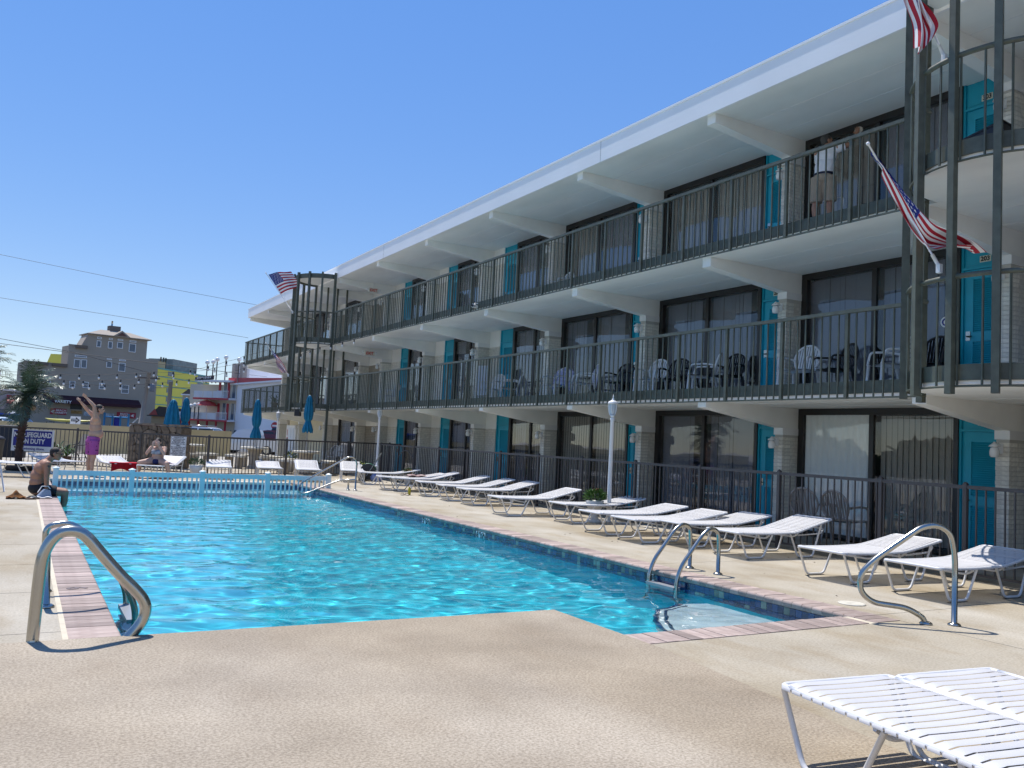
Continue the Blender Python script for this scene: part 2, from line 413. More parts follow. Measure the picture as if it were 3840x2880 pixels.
# waterline tiles: two courses, right wall and far wall
tz = .074
tm = MB().box(-.004, .004, .0015, tz-.0015, .0015, tz-.0015).mesh('tile', M_tile)
tm2 = MB().box(-.004, .004, .0015, tz-.0015, .0015, tz-.0015).mesh('tile', M_tilelt)
rest = MB(); cnt = 0
for i in range(int((PY1-PY0)/tz)):
    y = PY0 + i*tz
    for r_ in (0, 1, 2):
        z = -.056-(r_+1)*tz
        if r_ < 2 and y < 15.9 and cnt < 290:
            put('tile', tm2 if random.random() < .13 else tm, pool, (PX1+.003, y, z)); cnt += 1
        else: rest.box(PX1-.001, PX1+.007, y+.0015, y+tz-.0015, z+.0015, z+tz-.0015)
        if y > 9: rest.box(PX0-.007, PX0+.001, y+.0015, y+tz-.0015, z+.0015, z+tz-.0015)
for i in range(int((PX1-PX0)/tz)):
    x = PX0 + i*tz
    for r_ in (0, 1, 2):
        z = -.056-(r_+1)*tz; rest.box(x+.0015, x+tz-.0015, PY1-.002, PY1+.006, z+.0015, z+tz-.0015)
tag(rest.build('waterline_tile', M_tile, pool), kind='stuff')
M_ink = mat('black_ink', (.012, .012, .015), .6)
M_mark = mat('marker_tile', (.72, .74, .74), .25)
def depth_marker(y, txt, ft=True, ban=True):
    """white depth marker tiles set in the waterline on the right wall"""
    L = .33 if ban else .17
    for k in range(2 if ban else 1):
        MB().box(PX1-.006, PX1-.0045, y-k*.165-.15, y-k*.165, -.206, -.058).build('marker_tile', M_mark, pool)
    lettering('depth_number', txt, .15, M_ink, pool, (PX1-.008, y-.05, -.118), (0, 0, -PI/2), .004)
    if ft: lettering('depth_number', 'FT', .06, M_ink, pool, (PX1-.008, y-.125, -.09), (0, 0, -PI/2), .001)
    if ban:
        bb = MB().tube([(PX1-.009, y-.24+.055*math.cos(a*PI/10), -.125+.055*math.sin(a*PI/10)) for a in range(20)], .006, 5, closed=True)
        bb.tube([(PX1-.009, y-.24-.038, -.087), (PX1-.009, y-.24+.038, -.163)], .006, 5)
        bb.tube([(PX1-.009, y-.25, -.09), (PX1-.009, y-.235, -.13), (PX1-.009, y-.215, -.145)], .007, 5)
        bb.build('no_diving_symbol', M_ink, pool)
depth_marker(8.05, '10', True, False); depth_marker(12.4, '6'); depth_marker(14.55, '5'); depth_marker(19.3, '3')
lettering('depth_number', '9', .22, mat('faded_ink', (.16, .13, .13), .8), pool, (.52, 8.05, .0085), (-PI/2, 0, PI/2), .004, .002)

# ================================================================ water: real waves on a fine grid
def water_height(X, Y):
    rng = np.random.default_rng(21); h = np.zeros_like(X)
    for lam, amp, k in ((2.3, .0055, 7), (1.15, .0046, 10), (.62, .0035, 14), (.36, .0025, 16), (.22, .0013, 16)):
        for _ in range(k):
            th = rng.normal(1.45, .75); l = lam*rng.uniform(.75, 1.3); kx, ky = math.cos(th)*2*PI/l, math.sin(th)*2*PI/l
            ph = rng.uniform(0, 2*PI)
            env = .45+.55*np.sin(X*rng.uniform(.3, .9)+Y*rng.uniform(.2, .6)+rng.uniform(0, 6))
            s_ = np.sin(kx*X+ky*Y+ph+.35*np.sin(.9*kx*Y-.7*ky*X))
            h += amp/math.sqrt(k)*1.5*env*s_
    return h
nx, ny = 170, 520
gx = np.linspace(PX0-.001, PX1+.001, nx); gy = np.linspace(PY0-.001, PY1+.001, ny)
GX, GY = np.meshgrid(gx, gy)
GZ = WZ + water_height(GX, GY)
vs = np.stack([GX, GY, GZ], -1).reshape(-1, 3)
idx = np.arange(nx*ny).reshape(ny, nx)
fs = np.stack([idx[:-1, :-1], idx[:-1, 1:], idx[1:, 1:], idx[1:, :-1]], -1).reshape(-1, 4)
me = bpy.data.meshes.new('water'); me.from_pydata(vs.tolist(), [], fs.tolist())
me.polygons.foreach_set('use_smooth', [True]*len(fs))
M_water = bpy.data.materials.new('pool_water'); M_water.use_nodes = True
t = M_water.node_tree; p = t.nodes['Principled BSDF']
p.inputs['Base Color'].default_value = (.80, .97, 1., 1); p.inputs['Roughness'].default_value = 0.0
p.inputs['IOR'].default_value = 1.33; p.inputs['Transmission Weight'].default_value = 1.0
me.materials.append(M_water)
water = put('water', me); tag(water, kind='structure')
water.cycles.is_caustics_caster = True
for o in pool.children: o.cycles.is_caustics_receiver = True
# ================================================================ the motel
motel = thing('motel_building', 'long three storey motel with white balconies, teal doors and dark iron railings beside the pool', 'motel', (12.3, 24, 0))
def mp(mb, name, m, parent=None):                 # a part of the motel, modelled in world coordinates
    for i, v in enumerate(mb.v): mb.v[i] = (v[0]-12.3, v[1]-24, v[2])
    return mb.build(name, m, parent or motel)
def at(o, parent=None):                           # place a shared-mesh part at world coordinates
    return (o[0]-12.3, o[1]-24, o[2])
XW, XE, XS, XR = 12.30, 11.90, 10.0, 9.90
FL = (0.012, 2.47, 4.96); SOF = (2.27, 4.75, 7.28)
YE = [-5.08, -1.03, 3.01, 7.05, 11.12, 15.17, 19.20, 23.23, 27.23, 31.28, 33.72, 38.0, 42.0, 45.9]
YEND = 45.75
# slabs and roof
mp(MB().box(XS-.02, 24, -7, YEND+.05, 7.28, 7.72), 'roof', M_soffit)
mp(MB().box(XS-.06, XS-.022, -7, YEND+.09, 7.262, 7.735).box(XS-.022, 24, YEND+.052, YEND+.09, 7.262, 7.735), 'fascia', M_fascia)
for yy in np.arange(2, 45, 12.2): mp(MB().box(XS-.0612, XS-.0600, yy, yy+.008, 7.265, 7.70), 'fascia_seam', M_iron)
mp(MB().box(XS-.075, XS-.0605, -7, YEND+.1, 7.700, 7.742), 'drip_edge', M_fascia)
for f in (1, 2): mp(MB().box(XS, 24, -7, YEND, SOF[f-1], FL[f]), 'balcony_slab', M_soffit)
# pale board joints on the soffits
b = MB()
for z in SOF:
    for x in (10.85, 11.6): b.box(x, x+.022, -6.9, YEND-.1, z-.004, z+.002)
tag(mp(b, 'soffit_batten', M_white), kind='stuff')
# solid dark core behind the windows, added to block light
mp(MB().box(12.95, 24, -7, YEND-.3, 0, 7.28), 'light_block_core', M_dark)
mp(MB().box(12.32, 24, YEND-.3, YEND-.05, 0, 7.28), 'end_wall', M_stucco)
mp(MB().box(12.32, 24, -7.2, -7, 0, 7.28), 'end_wall', M_stucco)
# tapered beams
for L in range(3):
    s = SOF[L]; d0 = .11 if L == 0 else .165
    for y in YE:
        if y > YEND: y = YEND
        poly = [(10.035, s), (10.035, s-d0), (11.88, s-.365), (XW, s-.365), (XW, s)]
        mp(MB().prism(poly, (0, y-.2, 0), (1,0,0), (0,0,1), (0, .2, 0)), 'tapered_beam', M_soffit)
# brick fins under the beams
bh, bw = .0665, .2
me_head = MB().box(-.0, .195, .003, bw-.003, .004, bh-.004).mesh('brick', M_brick)
me_str = MB().box(.0, .197, .004, bw-.004, .004, bh-.004).mesh('brick', M_brick)
nb = 0
for k, y in enumerate(YE):
    y1 = min(y, YEND); y0 = y1-.2
    for L in range(3):
        z0 = FL[L]; zt = SOF[L]-.365-.125
        col = mp(MB().box(XE+.008, XW-.001, y0+.008, y1-.008, z0, zt), 'brick_fin', M_mortar)
        nrow = int((zt-z0)/bh)
        far = MB()
        for r_ in range(nrow):
            z = z0+r_*bh; j = random.uniform(-.004, .006)
            if 3 <= k <= 6 and nb < 296 and (k < 6 or L == 0):
                put('brick', me_head, col, at((XE-.004+j, y0, z))); nb += 1
                far.box(XE+.2-(.1 if r_ % 2 else 0)*0, XW-.004, y0+.002+random.uniform(-.002, .002), y1-.002, z+.004, z+bh-.004)
            else:
                far.box(XE-.003+j, XE+.193, y0+.002, y1-.002, z+.004, z+bh-.004)
                far.box(XE+.2, XW-.004, y0+.002+random.uniform(-.002, .002), y1-.002, z+.004, z+bh-.004)
        tag(mp(far, 'side_brick', M_brick, col), kind='stuff')
        mp(MB().box(XE-.012, XW-.002, y0-.008, y1+.008, zt, SOF[L]-.3645), 'fin_cap', M_white)
        mp(MB().box(XE+.02, XW-.003, y0+.004, y1-.004, SOF[L]-.3645, SOF[L]-.3), 'fin_head', M_soffit) if False else None
# infill: windows, doors, brick panels, bay by bay (from near to far)
def infill(y0, y1, L, m, z0=None, z1=None, x=XW, name='wall_panel'):
    return mp(MB().box(x, x+.25, y0, y1, FL[L] if z0 is None else z0, SOF[L] if z1 is None else z1), name, m)
M_goldpane = None
def window(y0, y1, L, bl=M_blind, bl2=None, open_far=0.):
    z0, z1 = FL[L]+.02, SOF[L]-.002; fw = .075; ym = (y0+y1)/2
    fr = MB()
    fr.box(XW-.02, XW+.09, y0, y0+fw, z0, z1); fr.box(XW-.02, XW+.09, y1-fw*1.6, y1, z0, z1)
    fr.box(XW-.02, XW+.09, y0+fw, y1-fw*1.6, z1-.11, z1); fr.box(XW-.02, XW+.09, y0+fw, y1-fw*1.6, z0, z0+.07)
    fr.box(XW-.005, XW+.085, ym-.045, ym+.045, z0+.07, z1-.11)
    o = mp(fr, 'window', M_bronze)
    for a, c, mm in ((y0+fw, ym-.045, bl), (ym+.045, y1-fw*1.6, bl2 or bl)):
        mp(MB().box(XW+.02, XW+.026, a, c, z0+.07, z1-.11), 'pane', M_glass, o)
        if mm is M_blind2:
            mp(MB().grid(lambda u, v: (XW+.05+.012*math.sin(u*70), a-.02+(c-a+.04)*u, z0+.07+(z1-.11-z0-.07)*v), 120, 2), 'sheer_curtain', mm, o); continue
        bb = MB(); yy = a+.02 + (random.uniform(.0, .5) if mm is M_blind3 else 0)
        while yy < c-.06:
            dx = random.uniform(0, .012) if mm is not M_blind3 else random.uniform(0, .045); bb.add([(XW+.12+dx, yy, z0+.08), (XW+.145, yy+.108, z0+.08), (XW+.145, yy+.108, z1-.12), (XW+.12+dx, yy, z1-.12)], [(0,1,2,3)])
            yy += .104 if mm is not M_blind3 else .109
        mp(bb, 'vertical_blind', mm, o)
    mp(MB().box(XW+.30, XW+.32, y0, y1, z0, z1), 'dark_room_sheet', M_dark, o)  # dark sheet, the unlit room's darkness put into its colour
    return o
PLATES = {}
def door(y0, y1, L, num=None):
    z0, z1 = FL[L]+.01, SOF[L]-.002; zt = z0+1.88
    fr = MB(); fr.box(XW+.01, XW+.12, y0, y0+.035, z0, z1); fr.box(XW+.01, XW+.12, y1-.035, y1, z0, z1)
    fr.box(XW+.01, XW+.12, y0+.035, y1-.035, zt, zt+.035)
    fr.box(XW+.04, XW+.10, y0+.035, y1-.035, zt+.035, z1)
    fr.box(XW+.03, XW+.04, y0+.07, y1-.07, zt+.07, z1-.04)
    o = mp(fr, 'door_frame', M_teal)
    a, c = y0+.037, y1-.037; st = .085
    lf = MB(); lf.box(XW+.045, XW+.085, c-st*1.6, c, z0, zt-.003); lf.box(XW+.045, XW+.085, a, a+st, z0, zt-.003)
    for za, zb in ((z0, z0+.12), (z0+.78, z0+.92), (zt-.15, zt-.003)): lf.box(XW+.045, XW+.085, a+st, c-st*1.6, za, zb)
    lf.box(XW+.075, XW+.085, a+st, c-st*1.6, z0+.12, zt-.15)
    mp(lf, 'door_leaf', M_teal, o)
    lv = MB()
    for za, zb in ((z0+.13, z0+.77), (z0+.93, zt-.16)):
        z = za
        while z < zb-.02:
            lv.add([(XW+.048, a+st, z), (XW+.048, c-st*1.6, z), (XW+.075, c-st*1.6, z+.026), (XW+.075, a+st, z+.026)], [(0,1,2,3)])
            lv.add([(XW+.048, a+st, z-.006), (XW+.048, c-st*1.6, z-.006), (XW+.048, c-st*1.6, z), (XW+.048, a+st, z)], [(0,1,2,3)])
            z += .032
    tag(mp(lv, 'louvre', M_teal, o), kind='stuff')
    hd = MB().box(XW+.034, XW+.045, c-.10, c-.03, z0+.80, z0+.94).tube([(XW+.045, c-.065, z0+.86), (XW+.0, c-.065, z0+.86), (XW-.0, c-.15, z0+.86)], .011, 6)
    mp(hd, 'door_handle', M_steel, o)
    if num:
        yc = (y0+y1)/2+.03
        pl = mp(MB().box(XW+.018, XW+.029, yc-.085, yc+.085, zt+.09, zt+.185), 'number_plate', mat('ivory_plate', (.70, .66, .54), .4), o)
        lettering('door_number', num, .095, M_ink, o, at((XW+.016, yc, zt+.137)), (0, 0, -PI/2), .003)
    return o
def brickwall(y0, y1, L, m=M_brick):
    z0, zt = FL[L], SOF[L]-.49
    o = infill(y0, y1, L, M_mortar, z0, zt, XW, 'brick_wall')
    bb = MB(); z = z0; r_ = 0
    while z < zt-.02:
        y = y0 - (.1 if r_ % 2 else 0)
        while y < y1:
            a, c = max(y, y0), min(y+.2, y1)
            if c-a > .03: bb.box(XW-.012-random.uniform(0, .006), XW+.02, a+.004, c-.004, z+.004, min(z+bh-.004, zt))
            y += .2
        z += bh; r_ += 1
    tag(mp(bb, 'wall_brick', m, o), kind='stuff')
    infill(y0, y1, L, M_soffit, zt, SOF[L], XW-.004)
nums = {0: ('101', '102', '103', '104'), 1: ('203', '204', '205', '206'), 2: ('303', '304', '305', '306')}
for L in range(3):
    for k in range(0, 6):                                      # near bays: door beside the near fin, then a wide window
        a, c = YE[k], YE[k+1]-.2
        num = None
        if k in (3, 4): num = nums[L][k-3]
        if k == 5: num = nums[L][2]
        door(a, a+.80, L, num)
        bl, b2 = M_blind, M_blind
        if L == 0 and k == 3: bl, b2 = M_blind, M_blind2
        if L == 0 and k == 4: bl = b2 = M_blind3
        if L == 1: bl = b2 = M_blind3
        if L == 2: bl, b2 = (M_blind, M_blind3)[k % 2], M_blind
        window(a+.80, c, L, bl, b2)
    for k, (wa, wb, da, db) in zip((6, 7, 8), ((19.2, 21.60, 21.60, 22.38), (23.23, 25.56, 25.56, 26.30), (27.23, 29.42, 29.42, 30.16))):
        window(wa, wb, L, M_blind, M_blind3); door(wb, db, L); brickwall(db, YE[k+1]-.2, L)
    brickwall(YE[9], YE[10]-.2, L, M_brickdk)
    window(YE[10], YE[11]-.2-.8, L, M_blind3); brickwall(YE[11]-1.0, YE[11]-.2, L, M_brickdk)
    if L == 0:
        infill(YE[11], YE[12]+3, 0, mat('cream_paint', (.66, .60, .43), .75, noise=.05))
    else:
        door(YE[11], YE[11]+.8, L); window(YE[11]+.8, YE[12]-.2, L, M_blind3); window(YE[12], YE[13]-.36, L, M_blind3)
# bulkhead lamps on the fin ends
lp = MB().lathe([(.045, .02), (.06, .045), (.064, .10), (.05, .15), (.02, .165)], 12).mesh('lamp_globe', mat('opal_glass', (.82, .82, .80), .25))
lc = MB().lathe([(.075, 0), (.066, .02), (.025, .05), (.012, .07)], 12).tube([(0,0,.04), (.06,0,.06), (.11,0,.02), (.125,0,-.02)], .012, 6).box(.115, .13, -.05, .05, -.09, .05).mesh('lamp_bracket', M_white)
for k in range(2, 13):
    for L in range(3):
        o = put('wall_lamp', lc, motel, at((XE-.14, YE[k]-.07, FL[L]+1.66))); put('lamp_globe', lp, o, (0, 0, -.165+.0))
# exit signs and small soffit lamps near the far stair
for z, y in ((6.86, 30.4), (4.47, 30.4)):
    e = mp(MB().box(10.95, 11.32, y-.03, y+.03, z-.09, z+.09), 'exit_sign', mat('exit_housing', (.66, .63, .56), .5))
    lettering('exit_lettering', 'EXIT', .14, mat('exit_red', (.55, .035, .02), .4), e, at((11.13, y-.034, z)), (0, 0, 0), .004)
    for s_ in (-1, 1): mp(MB().ball((11.13+s_*.25, y, z+.03), .045, 8, 6).tube([(11.13+s_*.25, y, z+.03), (11.13+s_*.25, y, z+.09)], .012, 6), 'emergency_lamp', M_white, e)
    mp(MB().tube([(11.13, y, z+.09), (11.13, y, z+.3)], .012, 6), 'exit_hanger', M_white, e)
# --- railings: one run per floor with the round bays of the two stair cages let into it
CY_N, CY_F, CR = 5.60, 32.35, 1.17
bal = MB().box(-.0095, .0095, -.0095, .0095, 0, 1.20).mesh('baluster', M_iron)
nbal = 0
rpost = MB().box(-.024, .024, -.024, .024, 0, 1.195).mesh('railing_post', M_iron)
def run(L, y0, y1, individual):
    global nbal
    zb = FL[L]-.225; zt = FL[L]+.99
    o = mp(MB().box(XR-.032, XR+.032, y0, y1, zt-.03, zt+.018), 'balcony_railing', M_iron)
    mp(MB().box(XR-.012, XR+.012, y0, y1, zb-.012, zb+.012), 'bottom_rail', M_iron, o)
    mp(MB().box(XS-.02, XS-.003, y0, y1, FL[L]-.16, FL[L]+.015), 'kick_plate', M_iron, o)
    rest = MB(); n = int((y1-y0)/.1465); pp = MB()
    for i in range(n+1):
        y = y0 + .03 + i*(y1-y0-.06)/n
        if i % 8 == 0: put('railing_post', rpost, o, at((XR, y, zb-.01)))
        elif individual(y) and nbal < 299: put('baluster', bal, o, at((XR, y, zb))); nbal += 1
        else: rest.box(XR-.0095, XR+.0095, y-.0095, y+.0095, zb, zt-.03)
    if rest.v: tag(mp(rest, 'far_baluster', M_iron, o), kind='stuff')
    return o
run(1, CY_N+CR, CY_F-CR, lambda y: y < 26); run(2, CY_N+CR, CY_F-CR, lambda y: y < 24)
run(1, CY_F+CR, YEND, lambda y: False); run(2, CY_F+CR, YEND, lambda y: False)
run(1, -6.8, CY_N-CR, lambda y: False); run(2, -6.8, CY_N-CR, lambda y: False)
for L in (1, 2):                                           # short return at the far end
    zb = FL[L]-.22; zt = FL[L]+.99; q = MB()
    q.box(XR, XW, YEND-.03, YEND+.03, zt-.03, zt+.018); q.box(XR, XW, YEND-.012, YEND+.012, zb-.012, zb+.012)
    x = XR
    while x < XW: q.box(x-.0095, x+.0095, YEND-.0095, YEND+.0095, zb, zt-.03); x += .1465
    tag(mp(q, 'end_railing', M_iron), kind='stuff')
def cage(cy, angs, ground=None):
    """half round bay of tall posts: angs measured from -Y round through -X"""
    P = lambda a, r: (XR - r*math.sin(a), cy - r*math.cos(a))
    N = 28
    o = mp(MB().prism([P(PI*i/N, CR-.06) for i in range(N+1)] + [(XS-.002, cy+CR-.06), (XS-.002, cy-CR+.06)], (0, 0, SOF[0]-.0), (1,0,0), (0,1,0), (0, 0, .2)), 'round_balcony', M_soffit)
    mp(MB().prism([P(PI*i/N, CR-.06) for i in range(N+1)] + [(XS-.002, cy+CR-.06), (XS-.002, cy-CR+.06)], (0, 0, SOF[1]), (1,0,0), (0,1,0), (0, 0, .21)), 'round_balcony_slab', M_soffit, o)
    mp(MB().prism([P(PI*i/N, CR-.05) for i in range(N+1)] + [(XS-.07, cy+CR-.06), (XS-.07, cy-CR+.06)], (0, 0, 7.30), (1,0,0), (0,1,0), (0, 0, .06)), 'round_canopy', M_soffit, o)
    for z0, z1, r0, r1 in ((7.23, 7.40, CR-.03, CR+.0), (FL[2]-.16, FL[2]+.015, CR-.055, CR-.03), (FL[1]-.16, FL[1]+.015, CR-.055, CR-.03)):
        band = MB()
        for i in range(N):
            a0, a1 = PI*i/N, PI*(i+1)/N
            A, B, C_, D = P(a0, r0), P(a0, r1), P(a1, r1), P(a1, r0)
            band.add([(*A, z0), (*B, z0), (*C_, z0), (*D, z0), (*A, z1), (*B, z1), (*C_, z1), (*D, z1)], [(3,2,1,0), (4,5,6,7), (0,1,5,4), (1,2,6,5), (2,3,7,6), (3,0,4,7)])
        mp(band, 'round_band', M_iron, o)
    for L in (1, 2):
        rl = MB(); zt = FL[L]+.98
        rl.tube([(*P(PI*i/N, CR), zt) for i in range(N+1)], .03, 6); rl.tube([(*P(PI*i/N, CR), FL[L]-.225) for i in range(N+1)], .014, 5)
        k = 14
        for i in range(1, k):
            x, y = P(PI*i/k, CR); rl.box(x-.0095, x+.0095, y-.0095, y+.0095, FL[L]-.22, zt)
        tag(mp(rl, 'round_railing', M_iron, o), kind='stuff')
    for a, ww in angs:
        x, y = P(R(a), CR+.035)
        zb = .0 if (ground is not None and a == ground) else 2.16
        mp(MB().obox((x, y, (zb+7.46)/2), (.085*ww, .085*ww, 7.46-zb), (0, 0, R(90-a))), 'cage_post', M_iron, o)
    return o
cage(CY_N, ((18, .8), (45, .8), (70.5, .9), (93, .9), (118, 1.), (146, 1.05), (178, 1.)))
far_cage = cage(CY_F, ((1, .95), (24, .8), (48, .9), (76, 1.), (100, 1.), (126, .9), (152, .9), (179, .9)), ground=1)
for x in (10.35, 10.75, 11.15):                             # inner uprights of the far stair
    mp(MB().box(x-.03, x+.03, CY_F+1.1, CY_F+1.16, 2.47, 7.28), 'stair_post', M_iron, far_cage)
# ================================================================ fences on the pool deck
def iron_fence(label, pts, posts, group=None, pick=.117, h=1.15, individual=True, m=None, skip=()):
    """pts: ground polyline; posts: distances along it. rails, posts and pickets are separate parts"""
    m = m or M_fence
    f = thing('iron_fence', label, 'fence', (*pts[0], 0), 0, group)
    P0 = Vector((*pts[0], 0)); acc = 0.; npk = 0
    rest = MB()
    pm = MB().box(-.0085, .0085, -.0085, .0085, .07, h-.03).mesh('picket', m)
    qm = MB().box(-.026, .026, -.026, .026, .0, h+.02).lathe([(.034, h+.02), (.03, h+.032), (.006, h+.042)], 4).mesh('fence_post', m)
    for a, c in zip(pts, pts[1:]):
        A, B = Vector((*a, 0)), Vector((*c, 0)); d = B-A; L = d.length; e = d/L; an = math.atan2(e.y, e.x)
        for z0, z1 in ((h-.045, h), (h-.195, h-.165), (.06, .09)) if h < 1.1 else ((h-.045, h), (.06, .09)):
            MB().box(0, L, -.018, .018, z0, z1).build('fence_rail', m, f, A-P0, (0, 0, an))
        n = int(L/pick)
        for i in range(n+1):
            s_ = i*L/n; q = A+e*s_-P0
            if any(lo <= acc+s_ <= hi for lo, hi in skip): continue
            if individual and npk < 298: put('picket', pm, f, q, (0, 0, an)); npk += 1
            else: rest.box(q.x-.0085, q.x+.0085, q.y-.0085, q.y+.0085, .07, h-.03)
        for s_ in posts:
            if acc <= s_ < acc+L: put('fence_post', qm, f, A+e*(s_-acc)-P0, (0, 0, an))
        acc += L
    if rest.v: tag(rest.build('far_picket', m, f), kind='stuff')
    return f
fy = [26.2, 24.74, 23.48, 21.79, 20.0, 18.25, 16.48, 14.75, 12.97, 11.18, 9.41, 7.61, 6.41, 4.6, 2.8, 1.0]
iron_fence('long dark aluminium picket fence along the ground floor rooms behind the row of loungers', [(10.2, 26.2), (10.2, -1)], [26.2-y for y in fy], 'dark picket fences')
iron_fence('dark picket fence with a notice board across the far end of the deck', [(-5.2, 31.2), (1.52, 29.2), (4.73, 25.62), (12.0, 28.9)], [0, 2.4, 4.75, 7.01, 9.4, 11.8, 14.6, 17.2, 19.2], 'dark picket fences')
g = thing('fence_gate', 'arched dark gate braces in the fence beside the hose reel', 'gate', (10.2, 24.1, 0))
MB().tube([(-.03, -.6+1.2*i/12, 1.0-.22*abs(math.sin(PI*i/12)-1)) for i in range(13)], .014, 6).build('gate_arch', M_fence, g)
MB().box(-.04, -.02, -.62, -.59, .05, 1.15).build('gate_stile', M_fence, g); MB().box(-.04, -.02, .59, .62, .05, 1.15).build('gate_stile', M_fence, g)

# pale blue vinyl picket fence standing in the water
M_vinyl = mat('pale_blue_vinyl', (.74, .82, .84), .45, noise=.04, nscale=4)
vf = thing('vinyl_picket_fence', 'low pale blue vinyl picket fence standing in the pool before the wading end', 'fence', (.75, 21.4, 0))
x1 = 6.22; n_p = 4
for i in range(5):
    x = i*x1/4*.995
    MB().box(x-.055, x+.055, -.055, .055, -.33, .335).lathe([(.085, .335), (.085, .35), (.0, .385)], 4, (x, 0, 0), smooth=False).build('fence_post', M_vinyl, vf)
    if i < 4:
        a, c = x+.055, (i+1)*x1/4*.995-.055
        MB().box(a, c, -.02, .02, .19, .30).build('top_rail', M_vinyl, vf)
        MB().box(a, c, -.02, .02, -.24, -.15).build('bottom_rail', M_vinyl, vf)
        k = 13
        pm = MB().box(-.0185, .0185, -.012, .012, -.15, .19).mesh('picket', M_vinyl)
        for j in range(k): put('picket', pm, vf, (a+(j+.6)*(c-a)/(k+.2), 0, 0))

# ================================================================ strap loungers
LX = 1.74; LWD = .65
def zprof(x): return .345 - .012*math.sin(min(1, x/1.05)*PI) + (max(0, x-1.05)/(LX-1.05))**1.1*.125
def make_lounger(label, pitch=.0535, back=None, flat=False):
    """local x runs from the foot to the head, y across"""
    zp = (lambda x: .345) if flat else zprof
    if back: zp = lambda x: zprof(min(x, 1.05)) + max(0, x-1.05)*back
    t = thing('sun_lounger', label, 'sun lounger')
    fr = MB()
    for y in (0, LWD):
        fr.tube([(x, y, zp(x)) for x in np.linspace(.05, LX-.05, 18)], .0145, 7)
    fr.tube(fillet([(.06, 0, zp(0)), (0, 0, zp(0)), (0, LWD, zp(0)), (.06, LWD, zp(0))], .05), .0145, 7)
    fr.tube(fillet([(LX-.06, 0, zp(LX-.06)), (LX, 0, zp(LX)), (LX, LWD, zp(LX)), (LX-.06, LWD, zp(LX-.06))], .05), .0145, 7)
    tag(fr.build('frame', M_whitetube, t), kind=None)
    for y in (0.0, LWD):
        for a in (.0, .93):
            MB().tube(fillet([(a+.012, y, zp(a)-.012), (a+.155, y, .017), (a+.44, y, .017), (a+.60, y, zp(a+.6)-.016)], .055, 4), .0135, 7).build('leg', M_whitetube, t)
            MB().box(a+.14, a+.45, y-.010, y+.010, 0, .004).build('foot_pad', M_rubber, t)
    for a in (.55, 1.08): MB().tube(fillet([(a, 0, zp(a)-.02), (a, .08, zp(a)-.07), (a, LWD-.08, zp(a)-.07), (a, LWD, zp(a)-.02)], .05), .012, 6).build('cross_bar', M_whitetube, t)
    MB().tube(fillet([(1.12, .03, zp(1.1)-.05), (1.55, .03, .33), (1.62, .03, .40), (1.62, LWD-.03, .40), (1.55, LWD-.03, .33), (1.12, LWD-.03, zp(1.1)-.05)], .04), .011, 6).build('back_support', M_whitetube, t)
    ww = pitch*.84; sc = {}
    x = .045
    while x < LX-.03:
        sag = .006
        key = 'seat'
        if key not in sc:
            q = MB(); N = 8; pr = []
            for i in range(N+1):
                u = i/N; pr.append((-.012+u*(LWD+.024), .018 - sag*math.sin(PI*u) if 0 < i < N else .010))
            pr = [(-.017, -.012)] + [(-.018, .004)] + pr[1:-1] + [(LWD+.018, .004), (LWD+.017, -.012)]
            vs = []
            for yy, zz in pr: vs += [(-ww/2, yy, zz-.002), (-ww/2+.006, yy, zz), (ww/2-.006, yy, zz), (ww/2, yy, zz-.002)]
            fs = []
            for i in range(len(pr)-1):
                for k in range(3): fs.append((i*4+k, i*4+k+1, i*4+k+5, i*4+k+4))
            q.add(vs, fs, 0, True); sc[key] = q.mesh('strap', M_strap)
        dz = (zp(min(LX, x+.02))-zp(max(0, x-.02)))/.04
        put('strap', sc[key], t, (x, 0, zp(x)), (0, -math.atan(dz), 0))
        x += pitch
    return t
proto = make_lounger('x')
high = make_lounger('white strap lounger with raised head', back=.27)
# far foot corner and near head corner of each lounger in the row along the fence
rowspec = [  # x, y of far foot corner, rotation (deg, + turns the head towards the camera)
 (8.60, 23.88, 14, 'farthest white strap lounger of the fence row, beside the hose reel'),
 (8.31, 21.61, 12, 'white strap lounger with a dark red towel thrown over its middle'),
 (8.50, 21.17, 13, 'white strap lounger with sandals and a yellow bottle standing at its foot end'),
 (8.55, 19.57, 12, 'white strap lounger one place nearer than the lounger with the yellow bottle'),
 (8.53, 18.31, 10, 'white strap lounger with its head raised level with the two leaning loungers mid row'),
 (8.47, 17.10, 4, 'white strap lounger with the highest raised head, in the middle of the fence row'),
 (8.03, 14.82, 5, 'white strap lounger standing alone just beyond the flower urn'),
 (8.58, 13.45, 4, 'white strap lounger in front of the flower urn and tall lamp post'),
 (8.09, 11.75, 4, 'white strap lounger first on the near side of the flower urn'),
 (8.01, 10.75, 4, 'white strap lounger second on the near side of the flower urn'),
 (8.42, 10.20, 3, 'white strap lounger behind the taller hoop of the pool ladder'),
 (8.40, 9.05, 2, 'white strap lounger just right of the pool ladder, opposite room 102'),
 (8.07, 7.13, 1, 'white strap lounger seen through the upper bend of the near handrail'),
 (8.13, 6.01, 1, 'white strap lounger at the near end of the fence row, its head in shade'),
]
for i, (x, y, a, lab) in enumerate(rowspec):
    o = proto if i == 0 else (high if i == 2 else copy_tree(high if i in (3, 4, 5, 6, 11) else proto))
    o.location = (x, y-LWD*math.cos(R(a)), 0)
    # local y runs back towards +Y; the far foot corner is at local (0, LWD)
    o.location = (x - math.sin(R(a))*LWD, y - math.cos(R(a))*LWD, 0); o.rotation_euler = (0, 0, -R(a))
    tag(o, lab, 'sun lounger', 'white strap loungers along the fence')
